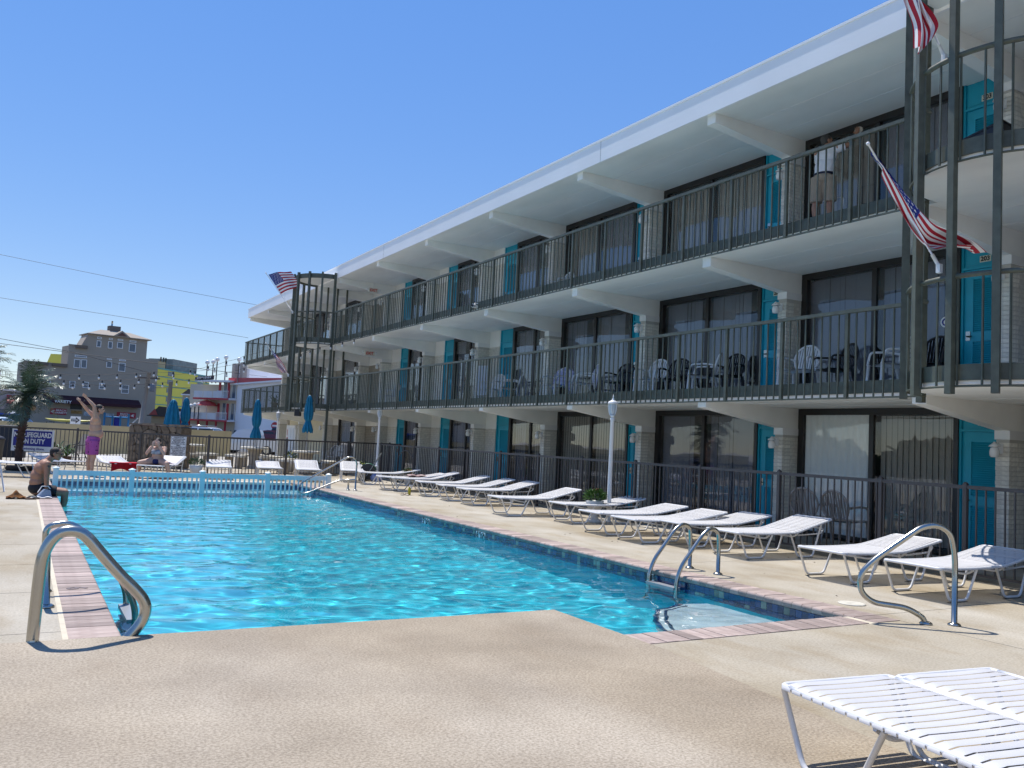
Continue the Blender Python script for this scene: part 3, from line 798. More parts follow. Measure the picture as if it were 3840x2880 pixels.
# foreground pair
def fg(x, y, rz, lab):
    o = make_lounger(lab, .0665, flat=True); o.location = (x, y, 0); o.rotation_euler = (0, 0, rz); tag(o, group='white strap loungers in the foreground')
# far loungers in front of the far fence
raised = make_lounger('x', back=.30)
farspec = [
 (4.75, 24.15, 80, 'white lounger lying flat beside the flower bowl at the far fence', False),
 (6.20, 24.35, 80, 'white lounger lying flat, second from the flower bowl at the far fence', False),
 (7.20, 23.95, 78, 'white lounger with raised head beside the far pool handrail', True),
 (8.55, 24.10, 74, 'white lounger with raised head behind the far handrail, nearest the hose reel', True),
]
first = True
for x, y, a, lab, up in farspec:
    if up: o = raised if first else copy_tree(raised); first = False
    else: o = copy_tree(proto)
    o.location = (x+LWD*.5*0, y, 0); o.rotation_euler = (0, 0, R(a)); o.location = (x+.32, y-.1, 0)
    tag(o, lab, 'sun lounger', 'white loungers by the far fence')
o = copy_tree(raised); o.location = (3.236, 23.62, 0); o.rotation_euler = (0, 0, R(62)); tag(o, 'white lounger with raised back on which a woman sits', 'sun lounger', 'white loungers by the far fence')
lounge_red = copy_tree(proto); lounge_red.location = (2.78, 24.55, 0); lounge_red.rotation_euler = (0, 0, R(100)); tag(lounge_red, 'white lounger draped with a bright red towel behind the blue picket fence', 'sun lounger', 'white loungers by the far fence')
o = copy_tree(proto); o.location = (.72, 23.85, 0); o.rotation_euler = (0, 0, R(180-12)); tag(o, 'white lounger below the blue lifeguard notice, seen from the side', 'sun lounger', 'white loungers by the far fence')
o = copy_tree(proto); o.location = (1.55, 25.05, 0); o.rotation_euler = (0, 0, R(115)); tag(o, 'white lounger between the blue notice and the stretching man', 'sun lounger', 'white loungers by the far fence')
fg(3.135, 2.84, -PI/2-R(7), 'near white strap lounger in the bottom corner, nearer the pebbled apron')
fg(3.815, 2.74, -PI/2-R(7), 'near white strap lounger at the right edge, partly hidden by its neighbour')

# towels, bottle, sandals, bag
def cloth(fn, nu, nv, th, m, name, lab, cat, loc=(0,0,0), rz=0):
    """thin cloth with two sides"""
    b = MB().grid(fn, nu, nv); b2 = MB().grid(lambda u, v: Vector(fn(u, v))-Vector((0, 0, th)), nu, nv)
    o = len(b.v); b.v += b2.v; b.f += [tuple(reversed([i+o for i in f])) for f in b2.f]; b.m += b2.m; b.sm += b2.sm
    q = b.build(name, m, None, loc, (0, 0, rz)); return tag(q, lab, cat)
M_redtowel = mat('red_towel', (.50, .012, .03), .95, noise=.12, nscale=14, bump=.5, bscale=160)
def redfn(u, v):   # over the foot of the lounger, hanging down in front
    y = (u-.5)*.74; s_ = v*.62
    if s_ < .26: return (.28-s_, y+.32, .375+.006*math.sin(9*u+3*v))
    q = s_-.26; return (-.03-.02*math.sin(13*u), y+.32, .375-q*(.55+.12*math.sin(7*u)))
cloth(redfn, 18, 16, .012, M_redtowel, 'towel', 'bright red towel hanging over the foot of a lounger', 'towel', (2.78, 24.55, 0), R(100))
M_maroon = mat('maroon_towel', (.16, .03, .05), .95, noise=.6, nscale=8, col2=(.55, .47, .42), bump=.4, bscale=120)
cloth(lambda u, v: (.75+u*.5+.03*math.sin(5*v), .1+v*.42, .375+.035*abs(math.sin(6*u+4*v))+.02*math.sin(11*v)), 16, 14, .012, M_maroon, 'towel', 'crumpled dark red and cream towel on a lounger of the fence row', 'towel', (8.31-.13, 21.61-.64, 0), -R(12))
bt = thing('spray_bottle', 'small yellow bottle standing on the deck by a lounger foot', 'bottle', (8.31, 19.33, 0))
MB().lathe([(.032, 0), (.036, .02), (.036, .14), (.028, .17), (.013, .19), (.013, .2)], 12).build('bottle_body', mat('yellow_liquid', (.45, .38, .02), .15), bt)
MB().lathe([(.018, .2), (.018, .235), (.01, .245)], 10).box(-.012, .05, -.01, .01, .225, .25).build('spray_head', M_white, bt)
for k, (x, y) in enumerate(((8.12, 19.30), (8.20, 19.22))):
    t = thing('sandal', ('pale sandal lying beside the yellow bottle, the one farther from the pool', 'pale sandal beside the yellow bottle, the one nearer the pool edge')[1-k], 'sandal', (x, y, 0), R(60+20*k), 'pair of sandals')
    MB().prism([(.13*math.cos(a*PI/8), .045*math.sin(a*PI/8)*(1.1 if math.cos(a*PI/8) > 0 else .85)) for a in range(16)], (0,0,0), (1,0,0), (0,1,0), (0,0,.025)).build('sole', mat('sand_foam', (.55, .48, .38), .8), t)
    MB().tube([(.0, -.045, .02), (.04, -.02, .055), (.09, 0, .03), (.04, .02, .055), (0, .045, .02)], .007, 5).build('thong', mat('dark_strap', (.12, .09, .07), .8), t)
bg_ = thing('beach_bag', 'small blue and white beach bag beside the hose reel', 'bag', (9.62, 25.0, 0))
b = MB().lathe([(.12, 0), (.16, .04), (.17, .14), (.13, .22), (.10, .25)], 14, sx=1.25); b.build('bag_body', mat('blue_bag', (.02, .08, .42), .6, noise=.5, nscale=9, col2=(.5, .55, .65)), bg_)
MB().tube(arc((0, 0, .22), .1, 0, PI, 10, (1,0,0), (0,0,1)), .01, 6).build('bag_handle', M_white, bg_)

# ================================================================ handrails and ladders
def steel(name, lab, cat, pts_list, loc, r=.024, group=None, n=10, fl=.12):
    t = thing(name, lab, cat, loc, 0, group)
    for p in pts_list:
        MB().tube(fillet(p, fl, 7), r, n).build('rail', M_steel, t)
    return t
def escutcheon(t, x, y, z=.002, r=.055):
    MB().lathe([(r, 0), (r, .008), (r*.75, .02), (r*.5, .025)], 14).build('escutcheon', M_steel, t, (x, y, z))
# near right figure-four rail
A = Vector((7.18, 4.60, 0)); E_ = Vector((6.97, 4.70, 0))
dr = (Vector((6.47, 4.99, 0))-A).normalized()
P_ = lambda s_, z: (dr.x*s_, dr.y*s_, z)
t = thing('pool_handrail', 'bent stainless handrail at the near pool corner in front of the loungers', 'handrail', A)
MB().tube(fillet([P_(0, 0), P_(.0, .60), P_(.04, .80), P_(.16, .865), P_(.30, .84), P_(.72, .53), P_(.84, .40), P_(.83, .25), P_(.72, .165), P_(.42, .135), P_(.28, .06), P_(.25, 0)], .10, 6), .0245, 12).build('rail', M_steel, t)
escutcheon(t, 0, 0); escutcheon(t, *P_(.25, 0)[:2])
# left rail at the apron edge (thicker tube)
t = thing('pool_handrail', 'thick brushed steel handrail looping over the pool at the left', 'handrail', (.165, 6.10, .03))
RP = [(.164, .0), (.168, .255), (.172, .421), (.178, .521), (.193, .587), (.224, .651), (.269, .693), (.323, .704), (.38, .693), (.426, .658), (.487, .587), (.556, .506), (.647, .404), (.725, .325), (.779, .259), (.801, .202), (.794, .139), (.762, .078), (.70, .0)]
def smooth(pts, n=4):
    o = []; P = [Vector(p) for p in pts]
    for i in range(len(P)-1):
        a, b_, c, d = P[max(0, i-1)], P[i], P[i+1], P[min(len(P)-1, i+2)]
        for k in range(n):
            q = k/n; o.append(.5*((2*b_)+(c-a)*q+(2*a-5*b_+4*c-d)*q*q+(3*b_-a-3*c+d)*q**3))
    return o+[P[-1]]
MB().tube(smooth([((p[0]-.165), 0, p[1]-.03) for p in RP]), .0365, 16).build('rail', M_steel, t)
# ladders: two hoops each, treads under water
def ladder(lab, x, ya, yb, sgn, r=.0235, top=.53, lean=0.):
    t = thing('pool_ladder', lab, 'pool ladder', (x, (ya+yb)/2, 0), 0, 'pool ladders')
    for y in (ya, yb):
        yy = y-(ya+yb)/2
        q = [(0, yy, 0), (lean*.5, yy, top-.17), (-.02*sgn+lean, yy, top-.03), (-.13*sgn, yy, top), (-.24*sgn, yy, top-.06), (-.55*sgn, yy, .12), (-.62*sgn, yy, -.05), (-.62*sgn, yy, -1.2)]
        MB().tube(fillet(q, .09, 6), r, 10).build('hoop', M_steel, t); escutcheon(t, 0, yy)
    for z in (-.14, -.42, -.7): MB().box(-.66*sgn, -.56*sgn, min(ya, yb)-(ya+yb)/2, max(ya, yb)-(ya+yb)/2, z-.02, z+.015).build('tread', mat('grey_tread', (.30, .31, .32), .35), t)
    return t
ladder('stainless pool ladder with two hoops on the right edge of the pool', 7.09, 7.42, 7.90, 1)
ladder('stainless pool ladder on the left pool edge behind the thick handrail', .27, 7.32, 7.98, -1, .025, .56, -.05)
# far stair rail
t = thing('pool_handrail', 'stainless stair handrail at the far right corner of the pool', 'handrail', (7.44, 20.75, 0))
dv = (Vector((6.05, 20.95, 0))-Vector((7.44, 20.75, 0))); 
V_ = lambda s_, z: (dv.x*s_, dv.y*s_, z)
MB().tube(fillet([V_(0, 0), V_(0, .7), V_(.05, .83), V_(.15, .84), V_(.95, .16), V_(1.02, .0), V_(.97, -.12), V_(.85, -.10), V_(.3, .24), V_(0, .27)], .1, 6), .021, 10).build('rail', M_steel, t)
MB().tube([V_(.13, 0), V_(.13, .27)], .021, 10).build('brace', M_steel, t); escutcheon(t, 0, 0); escutcheon(t, *V_(.13, 0)[:2])
# skimmer lid and a few specks
sk = MB().lathe([(.13, 0), (.13, .006), (.115, .008)], 20).lathe([(.012, .0081), (.012, .0085)], 8).build('skimmer_lid', mat('ivory_plastic', (.66, .62, .52), .5, noise=.2, nscale=14), None, (7.13, 5.62, .001))
tag(sk, 'round ivory skimmer lid in the deck beside the near pool corner', 'lid')

# ================================================================ lamp posts
def lamp_post(x, y, h, lab):
    t = thing('lamp_post', lab, 'lamp post', (x, y, 0), 0, 'white lamp posts on the deck')
    MB().lathe([(.055, 0), (.055, .02), (.042, .04), (.038, h-.5), (.045, h-.49), (.045, h-.45), (.03, h-.44)], 14).build('post', M_white, t)
    k = 1.12; q = lambda r_, z_: (r_*k, h+(z_-h)*1.06)
    MB().lathe([q(.02, h-.42), q(.03, h-.40), q(.058, h-.36), q(.03, h-.38)], 12).build('lamp_cup', M_white, t)
    MB().lathe([q(.045, h-.36), q(.066, h-.30), q(.074, h-.22), q(.070, h-.17)], 10, smooth=False).build('lamp_glass', mat('lamp_glass', (.50, .55, .58), .08), t)
    cg = MB()
    for j in range(5):
        a = 2*PI*j/5; cg.tube([(rr*math.cos(a), rr*math.sin(a), zz) for rr, zz in (q(.047, h-.36), q(.069, h-.30), q(.077, h-.22), q(.073, h-.165))], .008, 5)
    tag(cg.build('lamp_cage', M_white, t), kind='stuff')
    MB().lathe([q(.088, h-.17), q(.092, h-.155), q(.07, h-.125), q(.035, h-.105), q(.018, h-.09), q(.022, h-.075), q(.008, h-.06), q(.012, h-.04), q(.003, h)], 14).build('lamp_cap', M_white, t)
    return t
lamp_post(9.67, 13.05, 2.40, 'white lamp post with glass lantern rising behind the flower urn')
lamp_post(10.02, 26.05, 2.40, 'white lamp post beside the gate at the far end of the lounger row')
lamp_post(9.67, 37.3, 2.34, 'white lamp post farthest away, beyond the picnic tables')
MB().box(-.14, .0, -.14, .14, 0, .42).box(-.15, .01, -.15, .15, .42, .44).build('utility_box', M_white, None, (9.98, 25.95, 0))
tag(bpy.data.objects['utility_box'], 'white utility box at the foot of the lamp post by the gate', 'box')

# ================================================================ planters
M_leaf = mat('bright_leaf', (.075, .17, .025), .5, noise=.4, nscale=12, rnd=.2)
M_leafd = mat('dark_leaf', (.03, .075, .02), .5, noise=.4, nscale=10)
def leaf_clump(c, rad, n, ln, wd, m, name, parent, up=.5, flower=None, nf=0):
    b = MB(); rr = random.Random(n*7+int(rad*100))
    for _ in range(n):
        th = rr.uniform(0, 2*PI); ph = math.acos(rr.uniform(-.15, 1)); q = rr.uniform(.25, 1)**.5
        base = Vector(c)+Vector((rad*q*math.sin(ph)*math.cos(th), rad*q*math.sin(ph)*math.sin(th), rad*up*2*q*math.cos(ph)))
        d = Vector((math.cos(th)*math.sin(ph)+rr.uniform(-.4, .4), math.sin(th)*math.sin(ph)+rr.uniform(-.4, .4), .35+rr.uniform(-.2, .7))).normalized()
        s_ = d.cross(Vector((rr.uniform(-1, 1), rr.uniform(-1, 1), 1))).normalized(); nn = s_.cross(d)
        L_ = ln*rr.uniform(.7, 1.2)
        b.add([base, base+d*L_*.45+s_*wd+nn*.004, base+d*L_-nn*L_*.15, base+d*L_*.45-s_*wd+nn*.004], [(0,1,2,3)])
    o = b.build(name, m, parent); tag(o, kind='stuff')
    if nf:
        f = MB()
        for _ in range(nf):
            th = rr.uniform(0, 2*PI); ph = math.acos(rr.uniform(.1, 1)); p = Vector(c)+Vector((rad*math.sin(ph)*math.cos(th), rad*math.sin(ph)*math.sin(th), rad*up*2*math.cos(ph)))*1.02
            f.ball(p, .025, 6, 4)
        tag(f.build('blossoms', flower, parent), kind='stuff')
    return o
M_urn = mat('white_urn', (.70, .69, .66), .6, noise=.1, nscale=6)
t = thing('flower_urn', 'white pedestal urn with a bright green bush in front of the tall lamp post', 'planter', (9.36, 13.07, 0)); t.scale = (.76, .76, .76)
MB().lathe([(.19, 0), (.19, .05), (.12, .08), (.08, .13), (.07, .2), (.10, .26), (.17, .34), (.205, .42), (.22, .50), (.225, .52), (.205, .525), (.19, .49), (.0, .485)], 22).build('urn', M_urn, t)
leaf_clump((0, 0, .56), .24, 260, .13, .026, M_leaf, 'foliage', t, .45, mat('red_shoot', (.20, .06, .03), .6), 0)
b = MB(); rr = random.Random(3)
for k in range(14): b.add([(rr.uniform(-.08, .06), rr.uniform(-.08, .08), .72), (rr.uniform(-.08, .06), rr.uniform(-.08, .08), .73), (rr.uniform(-.12, .1), rr.uniform(-.1, .1), .84)], [(0,1,2)])
tag(b.build('red_shoots', mat('red_shoot', (.20, .06, .03), .6), t), kind='stuff')
def bowl(x, y, s_, lab, fl, nfl, h=.34):
    t = thing('flower_bowl', lab, 'planter', (x, y, 0))
    MB().lathe([(.09*s_, 0), (.12*s_, .02), (.17*s_, h*.6), (.20*s_, h), (.18*s_, h), (.16*s_, h-.03), (0, h-.035)], 18).build('bowl', M_urn, t)
    leaf_clump((0, 0, h+.03), .17*s_, 120, .10, .02, M_leafd, 'foliage', t, .5, fl, nfl)
M_yel = mat('yellow_blossom', (.55, .50, .06), .6); M_ora = mat('russet_blossom', (.38, .20, .06), .6)
bowl(4.31, 25.05, .95, 'white bowl planter with dark leaves left of the flat far loungers', M_yel, 0)
bowl(9.35, 25.55, 1., 'white planter with yellow flowers behind the hose reel', M_yel, 26, .36)
bowl(9.92, 23.2, .8, 'low white bowl of russet flowers by the gate', M_ora, 26, .30)
bowl(8.3, 30.0, 1.2, 'planter with yellow green leaves between the picnic tables', M_yel, 20, .45)
# hose reel cart
t = thing('hose_reel', 'garden hose reel cart with green hose and grey handle against the far fence', 'hose reel', (9.42, 25.2, 0), R(-25))
dsk = MB().tube([(0, y, .30) for y in (-.2, -.18)], .24, 18).tube([(0, y, .30) for y in (.18, .2)], .24, 18); dsk.build('drum', M_black, t)
hz = MB()
for k in range(5): hz.tube(arc((0, -.13+k*.06, .30), .2+.02*(k % 2), 0, 2*PI, 20, (1,0,0), (0,0,1))[:-1], .026, 7, closed=True)
hz.build('hose', mat('green_hose', (.03, .16, .09), .4), t)
hd = MB()
for y in (-.22, .22): hd.tube([(-.1, y, .06), (.12, y, .42), (.36, y, .86)], .014, 6)
hd.tube([(.36, -.22, .86), (.36, .22, .86)], .016, 6).tube([(.25, -.22, .66), (.25, .22, .66)], .012, 6); hd.build('handle_frame', mat('grey_paint', (.30, .31, .30), .5), t)
for y in (-.25, .25): MB().tube([(-.12, y-.02, .1), (-.12, y+.02, .1)], .1, 14).build('wheel', M_rubber, t)
MB().box(-.2, .25, -.2, .2, .03, .09).build('base', M_black, t)

# a few scraps blown onto the deck
b = MB(); rr = random.Random(44)
for _ in range(46):
    x, y = (rr.uniform(7.0, 9.9), rr.uniform(2.5, 22)) if rr.random() < .7 else (rr.uniform(-3, .3), rr.uniform(6.5, 18))
    a = rr.uniform(0, 6.28); s_ = rr.uniform(.012, .028)
    b.add([(x, y, .003), (x+s_*math.cos(a), y+s_*math.sin(a), .010), (x+s_*1.6*math.cos(a+.5), y+s_*1.6*math.sin(a+.5), .004), (x+s_*.7*math.cos(a+1.1), y+s_*.7*math.sin(a+1.1), .008)], [(0,1,2,3)])
tag(b.build('leaf_litter', mat('dry_leaf', (.12, .085, .05), .9), None), kind='stuff')
# ================================================================ white plastic balcony and patio chairs
def monobloc(x, y, z, rz, lab, m=None, grp='plastic chairs on the balconies', src=None):
    m = m or M_plastic
    if src is not None:
        o = copy_tree(src); o.location = (x, y, z); o.rotation_euler = (0, 0, rz); return tag(o, lab, 'chair', grp)
    t = thing('plastic_chair', lab, 'chair', (x, y, z), rz, grp)      # faces +x
    def seat(u, v): return (-.22+.46*u, (v-.5)*.46, .42+.02*(u-.5)-.018*math.sin(PI*u)*math.sin(PI*v)+(.0 if u < .9 else -.02))
    b = MB().grid(seat, 8, 6); b2 = MB().grid(lambda u, v: Vector(seat(u, v))-Vector((0, 0, .02)), 8, 6)
    o = len(b.v); b.v += b2.v; b.f += [tuple(reversed([i+o for i in f])) for f in b2.f]; b.m += b2.m; b.sm += b2.sm
    b.build('seat', m, t)
    bk = MB()
    def rim(a): return (-.23-.13*(.5+.5*math.sin(a)), .235*math.cos(a)*1.02, .64+.24*math.sin(a))
    bk.tube([rim(-.75+(PI+1.5)*i/22) for i in range(23)], .02, 6)
    for k in range(-4, 5):
        yy = k*.046; h = .24*math.sqrt(max(0, 1-(yy/.235)**2))
        bk.box(-.26, -.245, yy-.016, yy+.016, .44, .46)
        bk.add([(-.235, yy-.017, .43), (-.235, yy+.017, .43), (-.24-.125*(.5+.5*h/.24), yy+.017, .64+h-.01), (-.24-.125*(.5+.5*h/.24), yy-.017, .64+h-.01)], [(0,1,2,3), (3,2,1,0)])
    tag(bk.build('backrest', m, t), kind=None)
    for s_ in (-1, 1):
        MB().tube(fillet([(-.28, s_*.245, .62), (-.1, s_*.27, .645), (.18, s_*.27, .63), (.23, s_*.255, .42)], .06), .019, 6).build('armrest', m, t)
        MB().tube([(.22, s_*.235, .43), (.25, s_*.26, 0)], [.026, .018], 6).build('leg', m, t)
        MB().tube([(-.22, s_*.22, .43), (-.29, s_*.25, 0)], [.026, .018], 6).build('leg', m, t)
    return t
M_grey = mat('grey_plastic', (.30, .29, .28), .5)
M_blackmesh = mat('black_chair', (.015, .015, .018), .6)
z2, z3 = FL[1], FL[2]
c0 = monobloc(11.55, 10.30, z2, PI+.2, 'white plastic chair with slatted back outside room 203')
monobloc(11.6, 8.55, z2, PI-.5, 'white plastic chair behind the near iron cage outside room 203', src=c0)
monobloc(11.55, 14.3, z2, PI+.25, 'white plastic chair at the far end of the window of room 204', src=c0)
monobloc(11.6, 12.75, z2, PI-.9, 'white plastic chair turned sideways near the door of room 204', src=c0)
monobloc(11.5, 18.0, z2, PI+.2, 'white plastic chair under a blue patterned towel', src=c0)
monobloc(11.5, 16.75, z2, PI-.4, 'white plastic chair under a striped towel', src=c0)
monobloc(11.6, 29.4, z2, PI+.1, 'white plastic chair alone on the far part of the middle balcony', src=c0)
monobloc(11.6, 21.5, z2, PI+.3, 'white plastic chair beside the hanging white shirt, farther of two', src=c0)
monobloc(11.6, 20.5, z2, PI-.5, 'white plastic chair beside the hanging white shirt, nearer of two', src=c0)
monobloc(11.6, 18.2, z3, PI, 'white plastic chair on the top balcony', src=c0)
c1 = monobloc(11.55, 9.95, FL[0], .3, 'grey brown plastic chair before room 101, nearer its window frame', mat('taupe_plastic', (.36, .32, .29), .5), 'patio chairs behind the fence')
monobloc(11.5, 9.22, FL[0], .1, 'grey brown plastic chair before room 101, nearer its door', None, 'patio chairs behind the fence', c1)
c2 = monobloc(11.6, 35.2, FL[0], PI+.6, 'white plastic chair on the far patio, left of its pair', None, 'patio chairs behind the fence', c0)
monobloc(11.7, 36.0, FL[0], PI+.6, 'white plastic chair on the far patio, right of its pair', None, 'patio chairs behind the fence', c0)
k0 = monobloc(11.75, 9.75, z2, PI-.3, 'black chair between the two white chairs of room 203', M_blackmesh, 'black chairs on the middle balcony')
monobloc(11.8, 8.0, z2, PI+.2, 'black chair behind the near iron cage, beside door 203', None, 'black chairs on the middle balcony', k0)
monobloc(11.75, 13.75, z2, PI+.5, 'black chair between the white chairs of room 204', None, 'black chairs on the middle balcony', k0)
monobloc(11.75, 12.25, z2, PI+.2, 'black chair beside the teal door of room 204', None, 'black chairs on the middle balcony', k0)
monobloc(11.75, 15.7, z2, PI+.3, 'black chair near the brick fin beyond the striped towel', None, 'black chairs on the middle balcony', k0)
def stripes(name, c1, c2, sc, axis):
    m = bpy.data.materials.new(name); m.use_nodes = True; t = m.node_tree; b = t.nodes['Principled BSDF']; b.inputs['Roughness'].default_value = .95
    tc = t.nodes.new('ShaderNodeTexCoord'); wv = t.nodes.new('ShaderNodeTexWave'); wv.wave_type = 'BANDS'; wv.bands_direction = axis; wv.inputs['Scale'].default_value = sc; wv.inputs['Distortion'].default_value = 0
    r = t.nodes.new('ShaderNodeValToRGB'); r.color_ramp.interpolation = 'CONSTANT'; r.color_ramp.elements[0].color = (*c1, 1); r.color_ramp.elements[1].color = (*c2, 1); r.color_ramp.elements[1].position = .5
    t.links.new(tc.outputs['Object'], wv.inputs[0]); t.links.new(wv.outputs['Fac'], r.inputs[0]); t.links.new(r.outputs[0], b.inputs['Base Color']); return m
def drape(u, v):   # towel over a chair back: hangs inside and out
    y = (u-.5)*.62; s_ = (v-.45)*1.15
    top = .905-.10*(2*u-1)**2
    if s_ < 0: return (-.37+.018*math.sin(8*u)-s_*.10, y*(1-.1*s_), top+s_*.62)
    return (-.37+.05*min(1, s_*6)+.02*math.sin(9*u+2)+s_*.14, y, top+.012-s_*.8+.02*math.sin(5*u))
cloth(drape, 16, 16, .012, stripes('blue_check', (.02, .03, .28), (.62, .64, .72), 9, 'Z'), 'towel', 'blue and white patterned towel drying on a balcony chair', 'towel', (11.5, 18.0, z2), PI+.2)
cloth(drape, 16, 16, .012, stripes('grey_stripe', (.10, .10, .22), (.68, .68, .72), 11, 'Z'), 'towel', 'white towel with dark stripes drying on a balcony chair', 'towel', (11.5, 16.75, z2), PI-.4)
cloth(lambda u, v: (.03*math.sin(7*u), (u-.5)*.5, 1.15-v*.85), 8, 8, .012, mat('white_cotton', (.74, .75, .80), .9), 'shirt', 'white shirt hanging from a balcony chair by the open curtain', 'shirt', (11.7, 22.3, z2), .2)
t = thing('side_table', 'small dark table between the chairs of room 204', 'table', (11.7, 13.3, z2))
MB().lathe([(.26, .44), (.28, .45), (.28, .47), (.26, .48)], 16).build('table_top', M_blackmesh, t)
for a in range(4): MB().tube([(.2*math.cos(a*PI/2+.7), .2*math.sin(a*PI/2+.7), .44), (.25*math.cos(a*PI/2+.7), .25*math.sin(a*PI/2+.7), 0)], .016, 6).build('leg', M_blackmesh, t)
t = thing('folded_grill', 'black box tilted on the round balcony beside door 303', 'box', (10.9, 6.6, z3+.62), rot=(R(-12), R(6), 0))
MB().box(-.12, .12, -.30, .30, .0, .26).build('box_body', M_black, t); MB().box(-.13, .13, -.31, .31, .26, .285).build('lid', M_black, t)
t = thing('tray_stand', 'low white tray table holding the black box on the round balcony', 'table', (10.9, 6.6, z3))
MB().box(-.2, .2, -.36, .36, .56, .59).build('table_top', M_plastic, t)
for sx in (-.15, .15):
    for sy in (-.3, .3): MB().tube([(sx, sy, 0), (sx, sy, .56)], .018, 6).build('leg', M_plastic, t)

# ================================================================ flags
M_fred = mat('flag_red', (.42, .012, .03), .8); M_fwhite = mat('flag_white', (.78, .77, .76), .8); M_fblue = mat('flag_blue', (.012, .025, .20), .8)
def flag(lab, base, tip, fn, pole_r=.011, nu=44, nv=26):
    """fn(u along the fly, v from the top edge down) -> world point"""
    B = Vector(base); T = Vector(tip)
    t = thing('stars_and_stripes_flag', lab, 'flag', B, 0, 'flags on the iron cages')
    MB().tube([(0,0,0), T-B], pole_r, 8).build('flag_pole', M_white, t)
    MB().ball(T-B, pole_r*2.1, 8, 6).build('finial', M_white, t)
    d = (T-B).normalized()
    MB().tube([-d*.02, d*.16], pole_r*1.9, 8).obox((0, 0, -.02), (.05, .05, .1), (0, 0, 0)).build('bracket', M_white, t)
    f = lambda u, v: Vector(fn(u, v))-B
    def mi(u, v):
        if u < .40 and v < 7/13: return 2
        return 0 if int(v*13) % 2 == 0 else 1
    b = MB()
    NU, NV = 50, 52
    b.grid(f, NU, NV, mi)
    cl = b.build('flag_cloth', [M_fred, M_fwhite, M_fblue], t)
    st = MB(); e = .004
    for r_ in range(9):
        for c in range(6 if r_ % 2 == 0 else 5):
            cu = .40*((c*2+(1 if r_ % 2 == 0 else 2))/12); cv = 7/13*((r_+1)/10)
            P0 = f(cu, cv); n = ((f(cu+e, cv)-P0).cross(f(cu, cv+e)-P0)).normalized()
            pts = []
            for k in range(10):
                a = PI/2+k*PI/5; rr = .030 if k % 2 == 0 else .012
                pts.append((cu+rr*math.cos(a)*.53, cv-rr*math.sin(a)))
            for s_ in (1, -1):
                vs = [P0+n*.004*s_]+[f(*p)+n*.004*s_ for p in pts]
                st.add(vs, [(0, i+1, (i+1) % 10+1) for i in range(10)])
    tag(st.build('star', M_fwhite, cl), kind='stuff')
    return t
# near flag at the middle floor: wrapped along its staff, the free end blowing out towards the right
def mix(a, b, t_): return Vector(a)*(1-t_)+Vector(b)*t_
def patch(rows, fold):
    """cloth through poly-line rows (from the top edge down), with folds in depth along the view-independent axis fold"""
    def row(pts, u):
        x = u*(len(pts)-1); i = min(int(x), len(pts)-2); a, b_, c, d = (Vector(pts[max(0, min(len(pts)-1, j))]) for j in (i-1, i, i+1, i+2)); q = x-i
        return .5*((2*b_)+(c-a)*q+(2*a-5*b_+4*c-d)*q*q+(3*b_-a-3*c+d)*q**3)
    def fn(u, v):
        x = v*(len(rows)-1); i = min(int(x), len(rows)-2); q = x-i
        return row(rows[i], u)*(1-q)+row(rows[i+1], u)*q+Vector((.5, .86, 0))*fold(u, v)
    return fn
b2, tp2 = Vector((8.78, 5.86, 3.60)), Vector((8.06, 6.27, 4.97))
f_near = patch([[(8.10,6.25,4.92),(8.28,6.15,4.70),(8.45,6.05,4.48),(8.62,5.96,4.25),(8.72,5.90,4.10),(8.88,5.80,4.0),(9.05,5.70,3.90),(9.20,5.62,3.76)],
                [(8.15,6.22,4.77),(8.29,6.14,4.54),(8.43,6.06,4.30),(8.56,5.99,4.08),(8.66,5.93,3.96),(8.79,5.86,3.91),(8.95,5.77,3.87),(9.11,5.67,3.82)],
                [(8.22,6.18,4.62),(8.34,6.11,4.38),(8.47,6.04,4.14),(8.58,5.98,3.94),(8.69,5.91,3.79),(8.78,5.86,3.80),(8.90,5.80,3.83),(9.03,5.72,3.84)]],
               lambda u, v: .07*math.sin(5*u+7*v)+.035*math.sin(15*v+4*u)*(.3+u))
flag('flag on the middle floor of the near cage, its striped end blowing right', b2, tp2, f_near)
b3, tp3 = Vector((8.80, 5.85, 6.02)), Vector((8.28, 6.16, 7.42))
f_near3 = patch([[(8.33,6.13,7.30),(8.36,6.11,7.0),(8.42,6.08,6.72),(8.50,6.03,6.42),(8.50,6.03,6.12)],
                 [(8.46,6.05,7.0),(8.50,6.03,6.75),(8.55,6.0,6.5),(8.58,5.98,6.3),(8.57,5.98,6.08)],
                 [(8.58,5.98,6.66),(8.64,5.95,6.56),(8.68,5.92,6.44),(8.70,5.91,6.34),(8.66,5.93,6.22)]],
                lambda u, v: .06*math.sin(9*v+3*u)+.03*math.sin(17*v))
flag('flag hanging limp at the top floor of the near cage', b3, tp3, f_near3)
bf, tf = Vector((8.68, 32.43, 5.98)), Vector((7.70, 32.98, 7.43))
f_far = patch([[(7.79,32.94,7.37),(7.98,32.83,7.46),(8.17,32.72,7.49),(8.34,32.62,7.49),(8.52,32.52,7.55)],
               [(8.02,32.80,7.0),(8.22,32.69,7.12),(8.42,32.58,7.18),(8.62,32.46,7.24),(8.76,32.38,7.22)],
               [(8.24,32.68,6.65),(8.42,32.57,6.76),(8.58,32.48,6.84),(8.74,32.39,6.92),(8.86,32.32,6.99)]],
              lambda u, v: .05*math.sin(8*u+2*v)+.03*math.sin(14*u-3*v)*u)
flag('flag flying open against the sky at the top of the far cage', bf, tf, f_far)
bf2, tf2 = Vector((8.68, 32.43, 3.55)), Vector((7.86, 32.89, 4.74))
